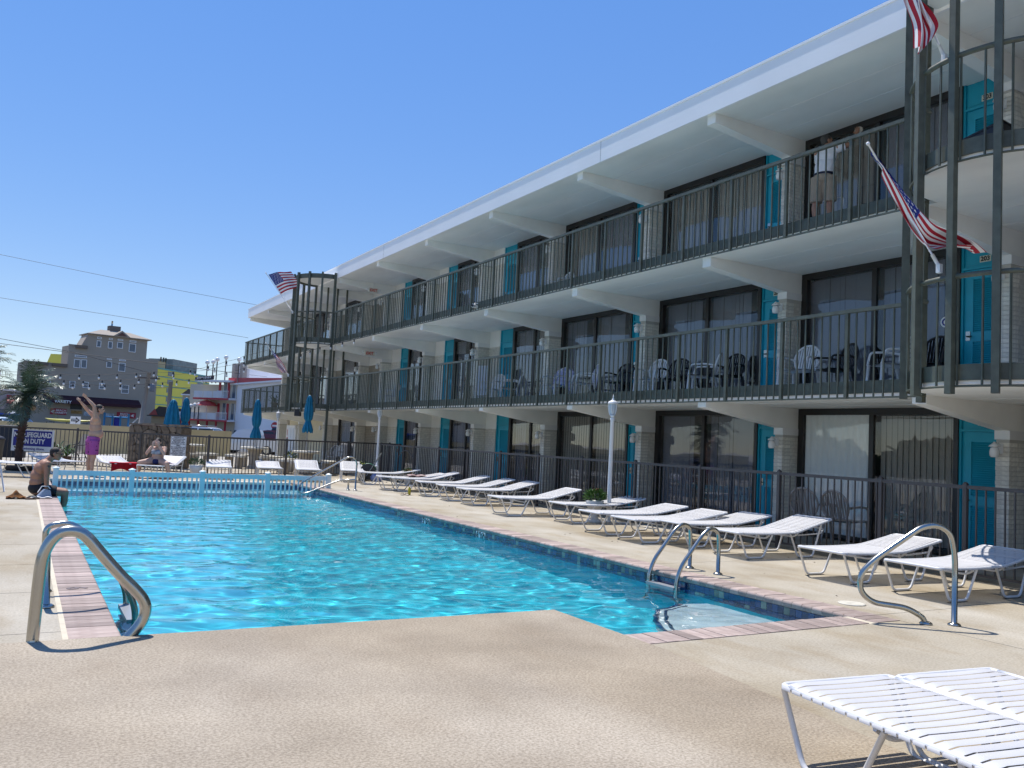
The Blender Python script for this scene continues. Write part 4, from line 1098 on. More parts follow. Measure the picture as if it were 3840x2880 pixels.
f_far2 = patch([[(7.93,32.85,4.62),(8.06,32.78,4.48),(8.22,32.69,4.30),(8.40,32.59,4.10),(8.56,32.50,3.86),(8.66,32.44,3.62)],
                [(8.10,32.75,4.36),(8.18,32.70,4.22),(8.28,32.65,4.05),(8.40,32.58,3.88),(8.50,32.52,3.74),(8.56,32.49,3.62)],
                [(8.22,32.69,4.16),(8.24,32.68,4.04),(8.28,32.65,3.92),(8.34,32.62,3.80),(8.40,32.59,3.70),(8.44,32.56,3.62)]],
               lambda u, v: .05*math.sin(6*u+8*v))
flag('furled flag drooping from the middle floor of the far cage', bf2, tf2, f_far2)

# ================================================================ people
def skin(name, c, c2=None, b=.06): return mat(name, c, .55, noise=.18, nscale=7, bump=b, bscale=60, col2=c2)
SK_A = skin('pale_skin', (.56, .34, .235), (.46, .265, .18)); SK_B = skin('tanned_skin', (.40, .205, .125), (.31, .15, .09)); SK_C = skin('fair_skin', (.58, .35, .26), (.48, .28, .2)); SK_D = skin('ruddy_skin', (.40, .22, .15), (.33, .17, .11))
HAIR = mat('dark_hair', (.018, .012, .009), .6, bump=.6, bscale=140)
def V(*a): return Vector(a)
def limb(b, pts):
    """tapered limb through (point, radius) stations with rounded joints"""
    for (p, r), (q, s_) in zip(pts, pts[1:]):
        b.tube([p, q], [r, s_], 12); b.ball(p, r, 12, 8); b.ball(q, s_, 12, 8)
def hand(b, wrist, d, palm_n, side, curl=.25, sc=1., spread=.3):
    """palm, four unequal bent fingers and a thumb leaving the side of the palm; side=+1: thumb on +cross side"""
    d = Vector(d).normalized(); n = Vector(palm_n); n = (n-d*n.dot(d)).normalized(); s_ = d.cross(n)*side
    P = Vector(wrist)
    b.tube([P, P+d*.045*sc], [.024*sc, .03*sc], 8); 
    for k in range(5): b.ball(P+d*(.03+.011*k)*sc, (.03*sc, .03*sc, .03*sc), 8, 6)
    for k, L in enumerate((.072, .082, .078, .062)):
        o = P+d*.085*sc+s_*(.03-.02*k)*sc
        b.ball(P+d*.06*sc+s_*(.03-.02*k)*sc, .0145*sc, 8, 6)
        dd = (d+s_*(spread*(.5-k/3))).normalized(); p = o-d*.02*sc; a = 0
        for j in range(3):
            q = p+(dd*math.cos(a)-n*math.sin(a))*L*sc*(.46, .31, .27)[j]; b.tube([p, q], [.0095*sc, .0088*sc], 7); b.ball(q, .0088*sc, 7, 5); p = q; a += curl
    o = P+d*.03*sc+s_*.03*sc; dd = (d*.6+s_*.8).normalized(); q = o+dd*.038*sc; b.tube([o, q], [.0125*sc, .011*sc], 7); b.ball(q, .011*sc, 7, 5)
    b.tube([q, q+(d*.9+s_*.3).normalized()*.032*sc], [.011*sc, .009*sc], 7)
def head(b, c, fwd, up, s_=1.):
    """skull, jaw, brow, nose, lips, ears; c = centre of the head"""
    f = Vector(fwd).normalized(); u = Vector(up); u = (u-f*u.dot(f)).normalized(); r_ = f.cross(u)
    c = Vector(c); M = Matrix((r_, f, u)).transposed()
    e = M.to_euler()
    b.ball(c+u*.025*s_-f*.008*s_, (.076*s_, .097*s_, .092*s_), 16, 12, rot=e)
    b.ball(c-u*.045*s_+f*.028*s_, (.060*s_, .066*s_, .070*s_), 14, 10, rot=e)
    b.ball(c-u*.098*s_+f*.066*s_, (.026*s_, .022*s_, .020*s_), 10, 8, rot=e)
    b.ball(c+u*.022*s_+f*.083*s_, (.052*s_, .014*s_, .012*s_), 10, 8, rot=e)
    b.tube([c+u*.018*s_+f*.088*s_, c-u*.024*s_+f*.116*s_], [.008*s_, .014*s_], 8); b.ball(c-u*.026*s_+f*.112*s_, .014*s_, 8, 6)
    b.ball(c-u*.058*s_+f*.090*s_, (.024*s_, .010*s_, .006*s_), 8, 6, rot=e); b.ball(c-u*.070*s_+f*.088*s_, (.021*s_, .010*s_, .007*s_), 8, 6, rot=e)
    for k in (-1, 1): b.ball(c+r_*.078*s_*k-u*.012*s_-f*.012*s_, (.011*s_, .022*s_, .033*s_), 8, 8, rot=e)
    return c, f, u, r_, e
def eyes(c, f, u, r_, parent, s_=1.):
    q = MB()
    for k in (-1, 1): q.ball(c+u*.004*s_+f*.089*s_+r_*.031*s_*k, .0115*s_, 8, 6)
    tag(q.build('eye', mat('eye_dark', (.03, .02, .018), .2), parent), kind='stuff')
def hair_cap(c, f, u, e, parent, m=HAIR, s_=1., low=.0):
    b = MB(); b.ball(c+u*.036*s_-f*.020*s_, (.082*s_, .100*s_, .090*s_), 18, 12, rot=e)
    b.ball(c-u*(.01+low)*s_-f*.050*s_, (.074*s_, .062*s_, .07*s_), 14, 10, rot=e)
    me = remeshed(b, .009, 2, 'hair'); me.materials.append(m); return put('hair', me, parent)
def body(b, m, parent, vox=.0085, sm=3):
    me = remeshed(b, vox, sm); me.materials.append(m); return put('body', me, parent)
def garment(b, m, parent, name, vox=.011, sm=3):
    me = remeshed(b, vox, sm, name); me.materials.append(m); return put(name, me, parent)

# --- man stretching, arms thrown up and back, facing the building (+X)
man = thing('person', 'man in purple swim shorts stretching his arms overhead behind the pool fence', 'person', (1.66, 24.73, 0))
b = MB()
for s_, y, x in ((-1, -.11, .03), (1, .11, -.04)):
    limb(b, [(V(x-.02, y, .86), .098), (V(x+.0, y*1.05, .49), .066)]); limb(b, [(V(x, y*1.05, .49), .062), (V(x-.025, y*1.05, .36), .060), (V(x-.01, y*1.05, .10), .038)])
    b.ball(V(x+.06, y*1.1, .03), (.125, .045, .032), 12, 8); b.ball(V(x+.0, y*1.05, .05), (.05, .04, .05), 10, 8)
b.ball(V(.0, 0, .93), (.145, .175, .14), 18, 12); b.ball(V(.055, 0, 1.09), (.178, .175, .16), 18, 12); b.ball(V(.03, 0, 1.25), (.15, .17, .17), 18, 12)
b.ball(V(.02, 0, 1.40), (.135, .185, .15), 18, 12); b.ball(V(.075, .07, 1.41), (.07, .085, .06), 12, 8); b.ball(V(.075, -.07, 1.41), (.07, .085, .06), 12, 8)
b.tube([V(.0, 0, 1.47), V(.05, 0, 1.64)], [.085, .058], 12)
for s_ in (-1, 1):
    sh = V(.0, s_*.185, 1.50); el = V(-.17, .21, 1.69) if s_ > 0 else V(-.05, -.21, 1.80); wr = V(-.36, .13, 1.90) if s_ > 0 else V(-.24, -.14, 2.0)
    b.ball(sh, .074, 12, 8); limb(b, [(V(.02, s_*.12, 1.46), .085), (sh+V(-.015, 0, .05), .066), (el, .046)]); limb(b, [(el, .045), (mix(el, wr, .4), .043), (wr, .027)])
    hand(b, wr, wr-el+V(-.02, 0, .02), V(1, 0, -.6), s_, .12, 1., .5)
hd = head(b, V(.10, 0, 1.735), V(.95, -.1, -.05), V(-.05, 0, 1))
bd = body(b, SK_A, man)
eyes(hd[0], hd[1], hd[2], hd[3], man); hair_cap(hd[0], hd[1], hd[2], hd[4], man)
M_shorts = bpy.data.materials.new('purple_print'); M_shorts.use_nodes = True
t = M_shorts.node_tree; pb = t.nodes['Principled BSDF']; pb.inputs['Roughness'].default_value = .85
vo = t.nodes.new('ShaderNodeTexVoronoi'); vo.inputs['Scale'].default_value = 11; tc = t.nodes.new('ShaderNodeTexCoord'); t.links.new(tc.outputs['Object'], vo.inputs['Vector'])
rp = t.nodes.new('ShaderNodeValToRGB'); rp.color_ramp.elements[0].position = .20; rp.color_ramp.elements[0].color = (.05, .01, .09, 1); rp.color_ramp.elements[1].position = .27; rp.color_ramp.elements[1].color = (.38, .075, .29, 1)
t.links.new(vo.outputs['Distance'], rp.inputs[0]); t.links.new(rp.outputs[0], pb.inputs['Base Color'])
g_ = MB(); g_.lathe([(.168, .90), (.175, .99), (.166, 1.02)], 20, sx=.92, sy=1.08, c=(.01, 0, 0)); g_.ball(V(-.005, 0, .90), (.165, .195, .13), 16, 10)
for s_, x in ((-1, .03), (1, -.04)): g_.cone(V(x-.01, s_*.10, .92), V(x-.0, s_*.118, .545), .128, .112, 16)
garment(g_, M_shorts, man, 'swim_shorts')
MB().tube([V(.0, s__*0, 0) for s__ in (0, 1)], .001, 4) if False else None
wb = V(-.285, .12, 1.925); MB().tube(arc(wb, .031, 0, 2*PI, 12, (.7, 0, .7), (0, 1, 0))[:-1], .007, 5, closed=True).build('wristband', M_black, man)

# --- man sitting on the pool edge, leaning forward, in dark trunks and sunglasses
sit = thing('person', 'man with sunglasses and dark trunks sitting on the left pool edge', 'person', (.40, 17.9, 0))
b = MB()
pel = V(-.02, 0, .125)
b.ball(pel, (.17, .175, .125), 18, 12); b.ball(V(-.06, 0, .25), (.135, .165, .13), 16, 12); b.ball(V(-.06, 0, .37), (.125, .165, .14), 16, 12); b.ball(V(-.02, 0, .49), (.125, .185, .14), 16, 12); b.ball(V(.03, 0, .575), (.105, .18, .10), 16, 10)
b.tube([V(.05, 0, .60), V(.145, 0, .72)], [.075, .058], 12)
for s_ in (-1, 1):
    sh = V(.075, s_*.19, .585); el = V(.075, s_*.245, .33); wr = V(.10, s_*.215, .105)
    b.ball(sh, .07, 12, 8); limb(b, [(V(.04, s_*.12, .57), .078), (sh, .064), (el, .045)]); limb(b, [(el, .044), (mix(el, wr, .4), .041), (wr, .027)])
    hand(b, wr, V(.25, 0, -.7), V(0, 0, 1) if False else V(-1, 0, -.3), s_, .35, 1., .25)
    kn = V(.40, s_*.12, .075); limb(b, [(V(.02, s_*.10, .10), .098), (kn, .064)]); limb(b, [(kn, .060), (V(.40, s_*.12, -.10), .056), (V(.36, s_*.12, -.36), .038)]); b.ball(V(.42, s_*.12, -.41), (.12, .043, .03), 10, 8)
hd = head(b, V(.205, 0, .775), V(.93, -.22, -.14), V(.2, 0, 1))
body(b, SK_B, sit)
hair_cap(hd[0], hd[1], hd[2], hd[4], sit, s_=.98)
c, f, u, r_, e = hd
sg = MB()
for k in (-1, 1): sg.ball(c+f*.098+r_*.034*k+u*.006, (.030, .010, .021), 10, 8, rot=e); sg.tube([c+f*.085+r_*.066*k+u*.012, c-f*.03+r_*.083*k+u*.006], .004, 5)
sg.tube([c+f*.106+r_*.012+u*.012, c+f*.106-r_*.012+u*.012], .004, 5)
sg.build('sunglasses', mat('black_lens', (.01, .01, .012), .1), sit)
g_ = MB(); g_.ball(pel+V(-.005, 0, .02), (.182, .190, .135), 18, 12)
for s_ in (-1, 1): g_.cone(V(.02, s_*.10, .10), V(.26, s_*.118, .093), .112, .092, 16)
garment(g_, mat('dark_trunks', (.014, .013, .018), .85), sit, 'swim_trunks')
tt = MB().ball(V(.085, -.252, .55), (.030, .006, .030), 10, 8).build('tattoo', mat('tattoo_ink', (.045, .04, .045), .7), sit)

# --- woman on a lounger, legs either side, both hands raised to her eyes
wom = thing('person', 'woman in a grey bikini sitting astride a lounger with both hands at her eyes', 'person', (3.16, 24.15, 0), R(-28))
b = MB()   # faces -y (towards the camera)
b.ball(V(0, .05, .46), (.18, .14, .12), 18, 12); b.ball(V(0, .06, .56), (.155, .115, .12), 16, 12); b.ball(V(0, .04, .67), (.155, .11, .12), 16, 12); b.ball(V(0, .04, .76), (.165, .10, .09), 16, 10)
for s_ in (-1, 1): b.ball(V(s_*.075, -.045, .69), (.07, .065, .062), 12, 8)
b.tube([V(0, .04, .78), V(0, .01, .87)], [.065, .05], 12)
for s_ in (-1, 1):
    sh = V(s_*.175, .03, .785); el = V(s_*.225, -.12, .65); wr = V(s_*.085, -.135, .845)
    b.ball(sh, .062, 12, 8); limb(b, [(V(s_*.1, .04, .77), .07), (sh, .058), (el, .042)]); limb(b, [(el, .041), (mix(el, wr, .35), .040), (wr, .025)])
    hand(b, wr, V(-s_*.25, -.0, 1), V(0, -1, 0), -s_, .15, .92, .2)
    kn = V(s_*.35, -.22, .40); an = V(s_*.40, -.16, .09)
    limb(b, [(V(s_*.10, .02, .45), .105), (kn, .066)]); limb(b, [(kn, .063), (mix(kn, an, .3), .060), (an, .036)]); b.ball(V(s_*.41, -.23, .035), (.042, .11, .032), 10, 8)
hd = head(b, V(0, -.01, .945), V(0, -1, -.08), V(0, 0, 1), .96)
body(b, SK_C, wom)
hair_cap(hd[0], hd[1], hd[2], hd[4], wom, s_=.97, low=.0)
MB().ball(V(0, .10, .985), .045, 10, 8).build('hair_bun', HAIR, wom)
g_ = MB(); g_.lathe([(.150, .625), (.163, .66), (.166, .72), (.158, .745)], 24, sx=1.06, sy=.76, c=(0, .03, 0))
for s_ in (-1, 1): g_.ball(V(s_*.075, -.05, .69), (.077, .071, .066), 12, 8); g_.tube([V(s_*.09, -.09, .73), V(s_*.11, .0, .83), V(s_*.10, .10, .74)], .011, 6)
garment(g_, mat('grey_bikini', (.10, .11, .15), .8, noise=.7, nscale=9, col2=(.50, .50, .55)), wom, 'bikini_top')
g_ = MB(); g_.ball(V(0, .05, .455), (.188, .148, .10), 18, 12); g_.ball(V(0, -.03, .44), (.10, .10, .08), 12, 8)
garment(g_, mat('navy_bikini', (.012, .016, .09), .8), wom, 'bikini_bottom')
cloth(lambda u, v: (-.32+.64*u+.02*math.sin(8*v), -.10+.55*v, .385+.05*math.sin(7*u+3*v)**2*(1 if abs(u-.5) > .3 else .15)), 18, 14, .012, mat('purple_towel', (.03, .03, .20), .95, noise=.5, nscale=6, col2=(.30, .20, .36)), 'towel', 'blue and mauve towel spread under the sitting woman', 'towel', (3.16, 24.15, 0), R(-28))

# --- man wiping the top window, on a step stool
was = thing('person', 'man in white polo shirt and khaki shorts wiping a top floor window', 'person', (11.74, 10.03, 5.38), R(8))
b = MB()   # faces +x (the window), back to the pool
for s_, x in ((1, -.02), (-1, .06)):
    y = s_*.105
    limb(b, [(V(x, y, .82), .095), (V(x+.0, y*1.1, .47), .064)]); limb(b, [(V(x, y*1.1, .47), .060), (V(x-.03, y*1.1, .34), .058), (V(x-.01, y*1.1, .09), .037)])
b.ball(V(0, 0, .88), (.13, .165, .12), 16, 12); b.ball(V(.03, 0, 1.05), (.12, .16, .16), 16, 12); b.ball(V(.06, -.01, 1.25), (.12, .18, .15), 16, 12); b.ball(V(.08, -.01, 1.36), (.10, .17, .08), 14, 10)
b.tube([V(.10, 0, 1.38), V(.15, .03, 1.50)], [.07, .055], 12)
sh, el, wr = V(.10, -.19, 1.38), V(.22, -.36, 1.43), V(.34, -.41, 1.62)
b.ball(sh, .068, 12, 8); limb(b, [(sh, .062), (el, .045)]); limb(b, [(el, .043), (wr, .028)]); hand(b, wr, V(.2, .0, 1), V(1, 0, 0), 1, .3)
sh, el, wr = V(.10, .18, 1.36), V(.26, .24, 1.15), V(.46, .16, 1.20)
b.ball(sh, .068, 12, 8); limb(b, [(sh, .062), (el, .045)]); limb(b, [(el, .043), (wr, .028)]); hand(b, wr, V(1, 0, .1), V(0, 0, -1), 1, .4)
hd = head(b, V(.17, .05, 1.575), V(.85, -.45, .1), V(.1, 0, 1))
body(b, SK_D, was); eyes(hd[0], hd[1], hd[2], hd[3], was)
hair_cap(hd[0], hd[1], hd[2], hd[4], was, mat('grey_hair', (.06, .055, .05), .7, bump=.5, bscale=120))
g_ = MB(); g_.lathe([(.155, .92), (.150, 1.05)], 20, sx=.9, sy=1.1, c=(.02, 0, 0)); g_.ball(V(.03, 0, 1.06), (.14, .178, .17), 16, 12); g_.ball(V(.06, -.01, 1.25), (.138, .197, .16), 16, 12); g_.ball(V(.08, -.01, 1.36), (.118, .185, .085), 14, 10)
g_.cone(V(.10, -.15, 1.37), V(.175, -.30, 1.41), .085, .075, 14); g_.cone(V(.10, .15, 1.35), V(.20, .225, 1.23), .085, .075, 14)
garment(g_, mat('white_polo', (.76, .77, .82), .85), was, 'polo_shirt')
g_ = MB(); g_.ball(V(0, 0, .87), (.142, .178, .115), 16, 12)
for s_, x in ((1, -.02), (-1, .06)): g_.cone(V(x*.6, s_*.095, .88), V(x, s_*.112, .44), .122, .105, 16)
garment(g_, mat('khaki_cloth', (.34, .28, .215), .9), was, 'khaki_shorts')
MB().lathe([(.150, .905), (.152, .945)], 24, sx=.93, sy=1.16, c=(.008, 0, 0)).build('belt', mat('navy_belt', (.012, .014, .04), .6), was)
for s_, x in ((1, -.02), (-1, .06)):
    MB().ball(V(x+.05, s_*.115, .04), (.14, .05, .045), 12, 8).build('shoe', mat('white_shoe', (.6, .62, .66), .6), was)
MB().ball(V(.40, -.41, 1.72), (.03, .08, .06), 10, 8).build('cleaning_cloth', mat('rag', (.6, .57, .5), .9), was)
stl = thing('step_stool', 'white legged step stool under the window cleaner', 'step stool', (11.76, 10.03, FL[2]), R(8))
MB().box(-.17, .17, -.26, .26, .375, .405).build('step', M_black, stl)
for sx in (-1, 1):
    for sy in (-1, 1): MB().tube([(sx*.13, sy*.24, .375), (sx*.17, sy*.27, 0)], .014, 6).build('leg', M_white, stl)
MB().tube(fillet([(.13, -.24, .38), (.2, -.26, .95), (.2, .26, .95), (.13, .24, .38)], .06), .013, 6).build('hoop', M_white, stl)
bk = thing('bucket', 'blue bucket standing by the window cleaner', 'bucket', (11.85, 9.45, FL[2]))
MB().lathe([(.12, 0), (.15, .3), (.155, .31), (.14, .3), (.115, .02), (0, .02)], 16).build('bucket_body', mat('blue_plastic', (.015, .06, .30), .4), bk)
MB().tube(arc((0, 0, .3), .15, 0, PI, 10, (0, 1, 0), (.3, 0, .9)), .005, 5).build('handle', M_steel, bk)
# things by the sitting man
t = cloth(lambda u, v: (-.15+.3*u, -.12+.24*v, .02+.11*math.exp(-((u-.5)**2+(v-.5)**2)*14)+.02*math.sin(9*u+7*v)**2), 16, 14, .015, mat('tiger_towel', (.28, .10, .012), .95, noise=.9, nscale=16, col2=(.02, .012, .01), bump=.5, bscale=90), 'towel', 'crumpled orange and black towel on the deck behind the sitting man', 'towel', (.02, 17.22, 0))
t = thing('foam_wedge', 'grey blue wedge shaped bag beside the sitting man', 'bag', (.45, 17.48, .006), R(10))
MB().prism([(-.12, 0), (.12, 0), (.09, .13), (.0, .15)], (0, -.07, 0), (1,0,0), (0,0,1), (0, .14, 0)).build('bag_body', mat('grey_blue', (.22, .28, .38), .7), t)
MB().tube([(-.1, 0, .09), (-.04, -.0, .2), (.06, 0, .2), (.1, 0, .15)], .008, 5).build('strap', M_white, t)
cloth(lambda u, v: (-.16+.32*u, -.07+.14*v, .012+.02*math.sin(6*u)**2*math.sin(5*v+1)**2), 12, 8, .008, mat('white_cloth', (.74, .74, .74), .95), 'towel', 'small white cloth on the coping beside the sitting man', 'towel', (.42, 17.33, .006))
for k, lab in enumerate(('dark flip flop beside the orange towel, nearer the pool', 'dark flip flop beside the orange towel, farther from the pool')):
    t = thing('flip_flop', lab, 'sandal', (.27-.14*k*.6-.0, 17.10+.06*k, 0), R(20), 'pair of flip flops')
    MB().prism([(.12*math.cos(a*PI/8), .043*math.sin(a*PI/8)) for a in range(16)], (0,0,0), (1,0,0), (0,1,0), (0,0,.022)).build('sole', mat('brown_sole', (.10, .06, .04), .8), t)
    MB().tube([(.0, -.04, .02), (.07, 0, .05), (0, .04, .02)], .008, 5).build('thong', M_black, t)
# white frame chair at the left
ch = thing('strap_chair', 'white tube framed strap chair at the left edge of the picture', 'chair', (-.62, 18.72, 0), R(-30))
for y in (-.3, .3):
    MB().tube(fillet([(.34, y, .0), (.20, y, .56), (-.24, y, .58), (-.40, y, .02)], .08), .017, 7).build('side_frame', M_whitetube, ch)
MB().tube(fillet([(.22, -.27, .36), (-.22, -.27, .33), (-.42, -.27, .85), (-.42, .27, .85), (-.22, .27, .33), (.22, .27, .36)], .07), .015, 7).build('seat_frame', M_whitetube, ch)
for i in range(7): MB().box(.2-.066*i-.026, .2-.066*i+.026, -.285, .285, .352-.004*i, .362-.004*i).build('strap', M_strap, ch)
for i in range(7): MB().obox((-.235-.028*i, 0, .385+.066*i), (.008, .57, .052), (0, R(-22), 0)).build('strap', M_strap, ch)
# ================================================================ beyond the deck: palms, signs, stone pier, tables, umbrellas
def label_face(o, lab): o['label'] = lab; return o
# --- palms
M_bark = mat('palm_bark', (.075, .040, .028), .95, noise=.5, nscale=14, bump=.8, bscale=30)
M_frond = mat('palm_frond', (.075, .12, .068), .38, noise=.35, nscale=5, rnd=.5)
def palm(lab, x, y, pts, r0, r1, n, L, seed, droop=1., nuts=True):
    t = thing('palm_tree', lab, 'palm tree', (x, y, 0), 0, 'palms behind the deck fence')
    rr = random.Random(seed)
    tr = MB(); N = 26; P = []
    for i in range(N+1):
        u = i/N*(len(pts)-1); k = min(int(u), len(pts)-2); P.append(mix(pts[k], pts[k+1], u-k))
    tr.tube(P, [(r0+(r1-r0)*i/N)*(1.10 if i % 2 else .94)*(1.5 if i == 0 else 1) for i in range(N+1)], 12)
    trunk = tr.build('trunk', M_bark, t)
    sb = MB()
    for i in range(7, N):
        for _ in range(7):
            a = rr.uniform(0, 2*PI); c = P[i]+Vector((math.cos(a), math.sin(a), 0))*(r0+(r1-r0)*i/N); d = Vector((math.cos(a), math.sin(a), 1.1)).normalized()
            sb.tube([c, c+d*.06], [.022, .01], 4)
    tag(sb.build('leaf_stub', M_bark, trunk), kind='stuff')
    top = Vector(pts[-1]); fr = None
    for k in range(n):
        az = k*2.399+rr.uniform(-.2, .2); el = rr.uniform(-.45, 1.35) if k > n*.3 else rr.uniform(.7, 1.4); ln = L*rr.uniform(.75, 1.1)
        b = MB(); d = Vector((math.cos(az)*math.cos(el), math.sin(az)*math.cos(el), math.sin(el))); p = top.copy(); pp = [p.copy()]; S = 12
        for i in range(S): d = (d+Vector((0, 0, -.095*droop))).normalized(); p = p+d*ln/S; pp.append(p.copy())
        b.tube(pp, [.016*(1-i/(S+1)) for i in range(S+1)], 4)
        for i in range(1, S+1):
            dd = (pp[i]-pp[i-1]).normalized(); sd = dd.cross(Vector((0, 0, 1))); sd = sd.normalized() if sd.length > .05 else Vector((1, 0, 0)); up = sd.cross(dd)
            for s_ in (-1, 1):
                for q in (0, .5):
                    o = mix(pp[i-1], pp[i], q); ll = ln*.34*math.sin(PI*min(.97, (i+q)/(S+1.2)))**.7*rr.uniform(.8, 1.1)
                    e_ = (sd*s_+dd*.75+up*rr.uniform(.0, .5)).normalized(); tip = o+e_*ll+Vector((0, 0, -ll*.25)); mid = o+e_*ll*.5
                    b.add([o, mid+dd*.014, tip, mid-dd*.014], [(0,1,2,3)])
        put('frond', b.mesh('frond', M_frond), t)
    if nuts:
        for j, (a, z_) in enumerate(((-.5, -.30), (2.4, -.24), (1.0, -.26))):
            MB().ball((top.x+.15*math.cos(a), top.y+.15*math.sin(a), top.z+z_), .075, 12, 8).build('coconut', mat('coconut', (.30, .22, .14), .7, noise=.3, nscale=12), t)
    return t
palm('short palm with grey green fronds and coconuts beside the lifeguard notice', .05, 26.53, [(0, 0, 0), (-.05, .03, .46), (-.02, .02, 1.1), (.05, -.02, 1.62), (.07, -.02, 2.0)], .092, .075, 52, 1.0, 4, 1.1)
palm('taller palm at the left picture edge, only its frond tips in view', -1.35, 27.6, [(0, 0, 0), (.05, 0, 1.2), (.1, 0, 2.75)], .13, .09, 34, 1.15, 9, 1.0, False)
MB().lathe([(.30, 0), (.34, .05), (.36, .12), (.30, .13), (0, .11)], 18).build('palm_planter', mat('dark_soil', (.05, .035, .028), .95, noise=.5, nscale=12), None, (.05, 26.53, 0))
tag(bpy.data.objects['palm_planter'], 'round dark planting bed at the foot of the short palm', 'planter')
# --- lifeguard notice
M_signwhite = mat('sign_white', (.78, .78, .77), .5); M_signblue = mat('sign_blue', (.012, .016, .25), .45); M_wood = mat('board_back', (.3, .26, .2), .8)
an = math.atan2(25.48-25.88, .76-.06)
sg = thing('lifeguard_notice', 'large blue and white notice about no lifeguard beside the palm', 'sign', (.335, 27.08, 0), an)
W0 = -.60; W1 = .555
MB().box(W0, W1, -.012, .012, .50, 1.105).build('notice_board', M_signwhite, sg)
MB().box(W0+.045, W1-.045, -.0145, -.0125, .645, 1.07).build('blue_field', M_signblue, sg)
lettering('notice_lettering', 'NO LIFEGUARD\nON DUTY', .185, M_signwhite, sg, (-.02, -.0165, .86), bold=.006, depth=.003, width=.80)
lettering('notice_lettering', 'No Swimming Alone.', .088, M_signblue, sg, (-.05, -.0145, .572), bold=.002, depth=.003)
for x in (W0+.15, W1-.15): MB().box(x-.02, x+.02, .014, .05, 0, 1.0).build('sign_post', M_wood, sg)
MB().box(.12, .36, .06, .2, .30, .53).build('blue_box', mat('deep_blue', (.01, .03, .30), .5), None, (.335, 27.3, 0), (0, 0, an))
tag(bpy.data.objects['blue_box'], 'small blue recycling box under the lifeguard notice', 'box')
bpy.data.objects['blue_box'].location.z = -.30
# --- parents or guardians notice
an = math.atan2(26.03-26.25, 4.16-3.78)
pn = thing('guardian_notice', 'small white text notice about children hanging on the far fence by the stone pier', 'sign', (3.97, 26.14, 0), an)
MB().box(-.225, .225, -.006, .006, .525, 1.10).build('notice_board', M_signwhite, pn)
fr = MB()
for a in ((-.215, .215, 1.085, 1.09), (-.215, .215, .535, .54), (-.215, -.21, .54, 1.085), (.21, .215, .54, 1.085)): fr.box(a[0], a[1], -.0075, -.0065, a[2], a[3])
tag(fr.build('notice_border', M_ink, pn), kind='stuff')
lettering('notice_lettering', 'PARENTS OR\nGUARDIANS ARE\nREQUIRED TO\nSUPERVISE THEIR\nCHILDREN AT ALL\nTIMES.\nNO CHILDREN ARE\nALLOWED IN THE\nWADING POOL\n(SPRAY PARK)\nWITHOUT ADULT\nSUPERVISION', .049, mat('grey_ink', (.05, .05, .06), .6), pn, (0, -.0085, .812), bold=.0012, depth=.002)
# --- flagstone pier behind the fence
M_flag = mat('flagstone', (.22, .17, .12), .9, noise=.35, nscale=9, bump=.6, bscale=28, rnd=.28)
A, B = Vector((3.14, 31.05, 0)), Vector((4.60, 29.75, 0)); e_ = (B-A); Lw = e_.length; an = math.atan2(e_.y, e_.x)
pier = thing('stone_pier', 'flagstone pier standing behind the fence and the sunbathing woman', 'stone wall', A, an)
MB().box(.03, Lw-.03, .03, .52, 0, 1.36).build('pier_core', mat('pier_mortar', (.13, .105, .08), .95), pier)
rr = random.Random(8); nxs, nzs = 8, 6; G = {}
for i in range(nxs+1):
    for j in range(nzs+1):
        ex = 0 if i in (0, nxs) else rr.uniform(-.095, .095); ez = 0 if j in (0, nzs) else rr.uniform(-.09, .09)+(.05 if i % 2 else -.05)
        G[i, j] = (max(0, min(Lw, i*Lw/nxs+ex+(.05 if j % 2 and 0 < i < nxs else 0))), j*1.37/nzs+ez)
for i in range(nxs):
    for j in range(nzs):
        q = [G[i, j], G[i+1, j], G[i+1, j+1], G[i, j+1]]; cx_ = sum(p[0] for p in q)/4; cz_ = sum(p[1] for p in q)/4
        P8 = []
        for k in range(4):
            a, c = q[k], q[(k+1) % 4]
            P8.append((a[0]*.8+c[0]*.2, a[1]*.8+c[1]*.2)); P8.append((a[0]*.22+c[0]*.78+rr.uniform(-.015, .015), a[1]*.22+c[1]*.78+rr.uniform(-.015, .015)))
        P8 = [(cx_+(x-cx_)*.93, cz_+(z-cz_)*.93) for x, z in P8]
        MB().prism(P8, (0, .035, 0), (1,0,0), (0,0,1), (0, -.035-rr.uniform(.0, .035), 0)).build('stone', M_flag, pier)
for i in range(4): MB().box(i*Lw/4+.01, (i+1)*Lw/4-.01, -.05, .56, 1.37, 1.42+.02*(i % 2)).build('cap_stone', M_flag, pier)
for s_ in (0, Lw):
    for j in range(5): MB().box(s_-.03, s_+.03, .04, .5, j*.27+.01, j*.27+.255).build('side_stone', M_flag, pier)
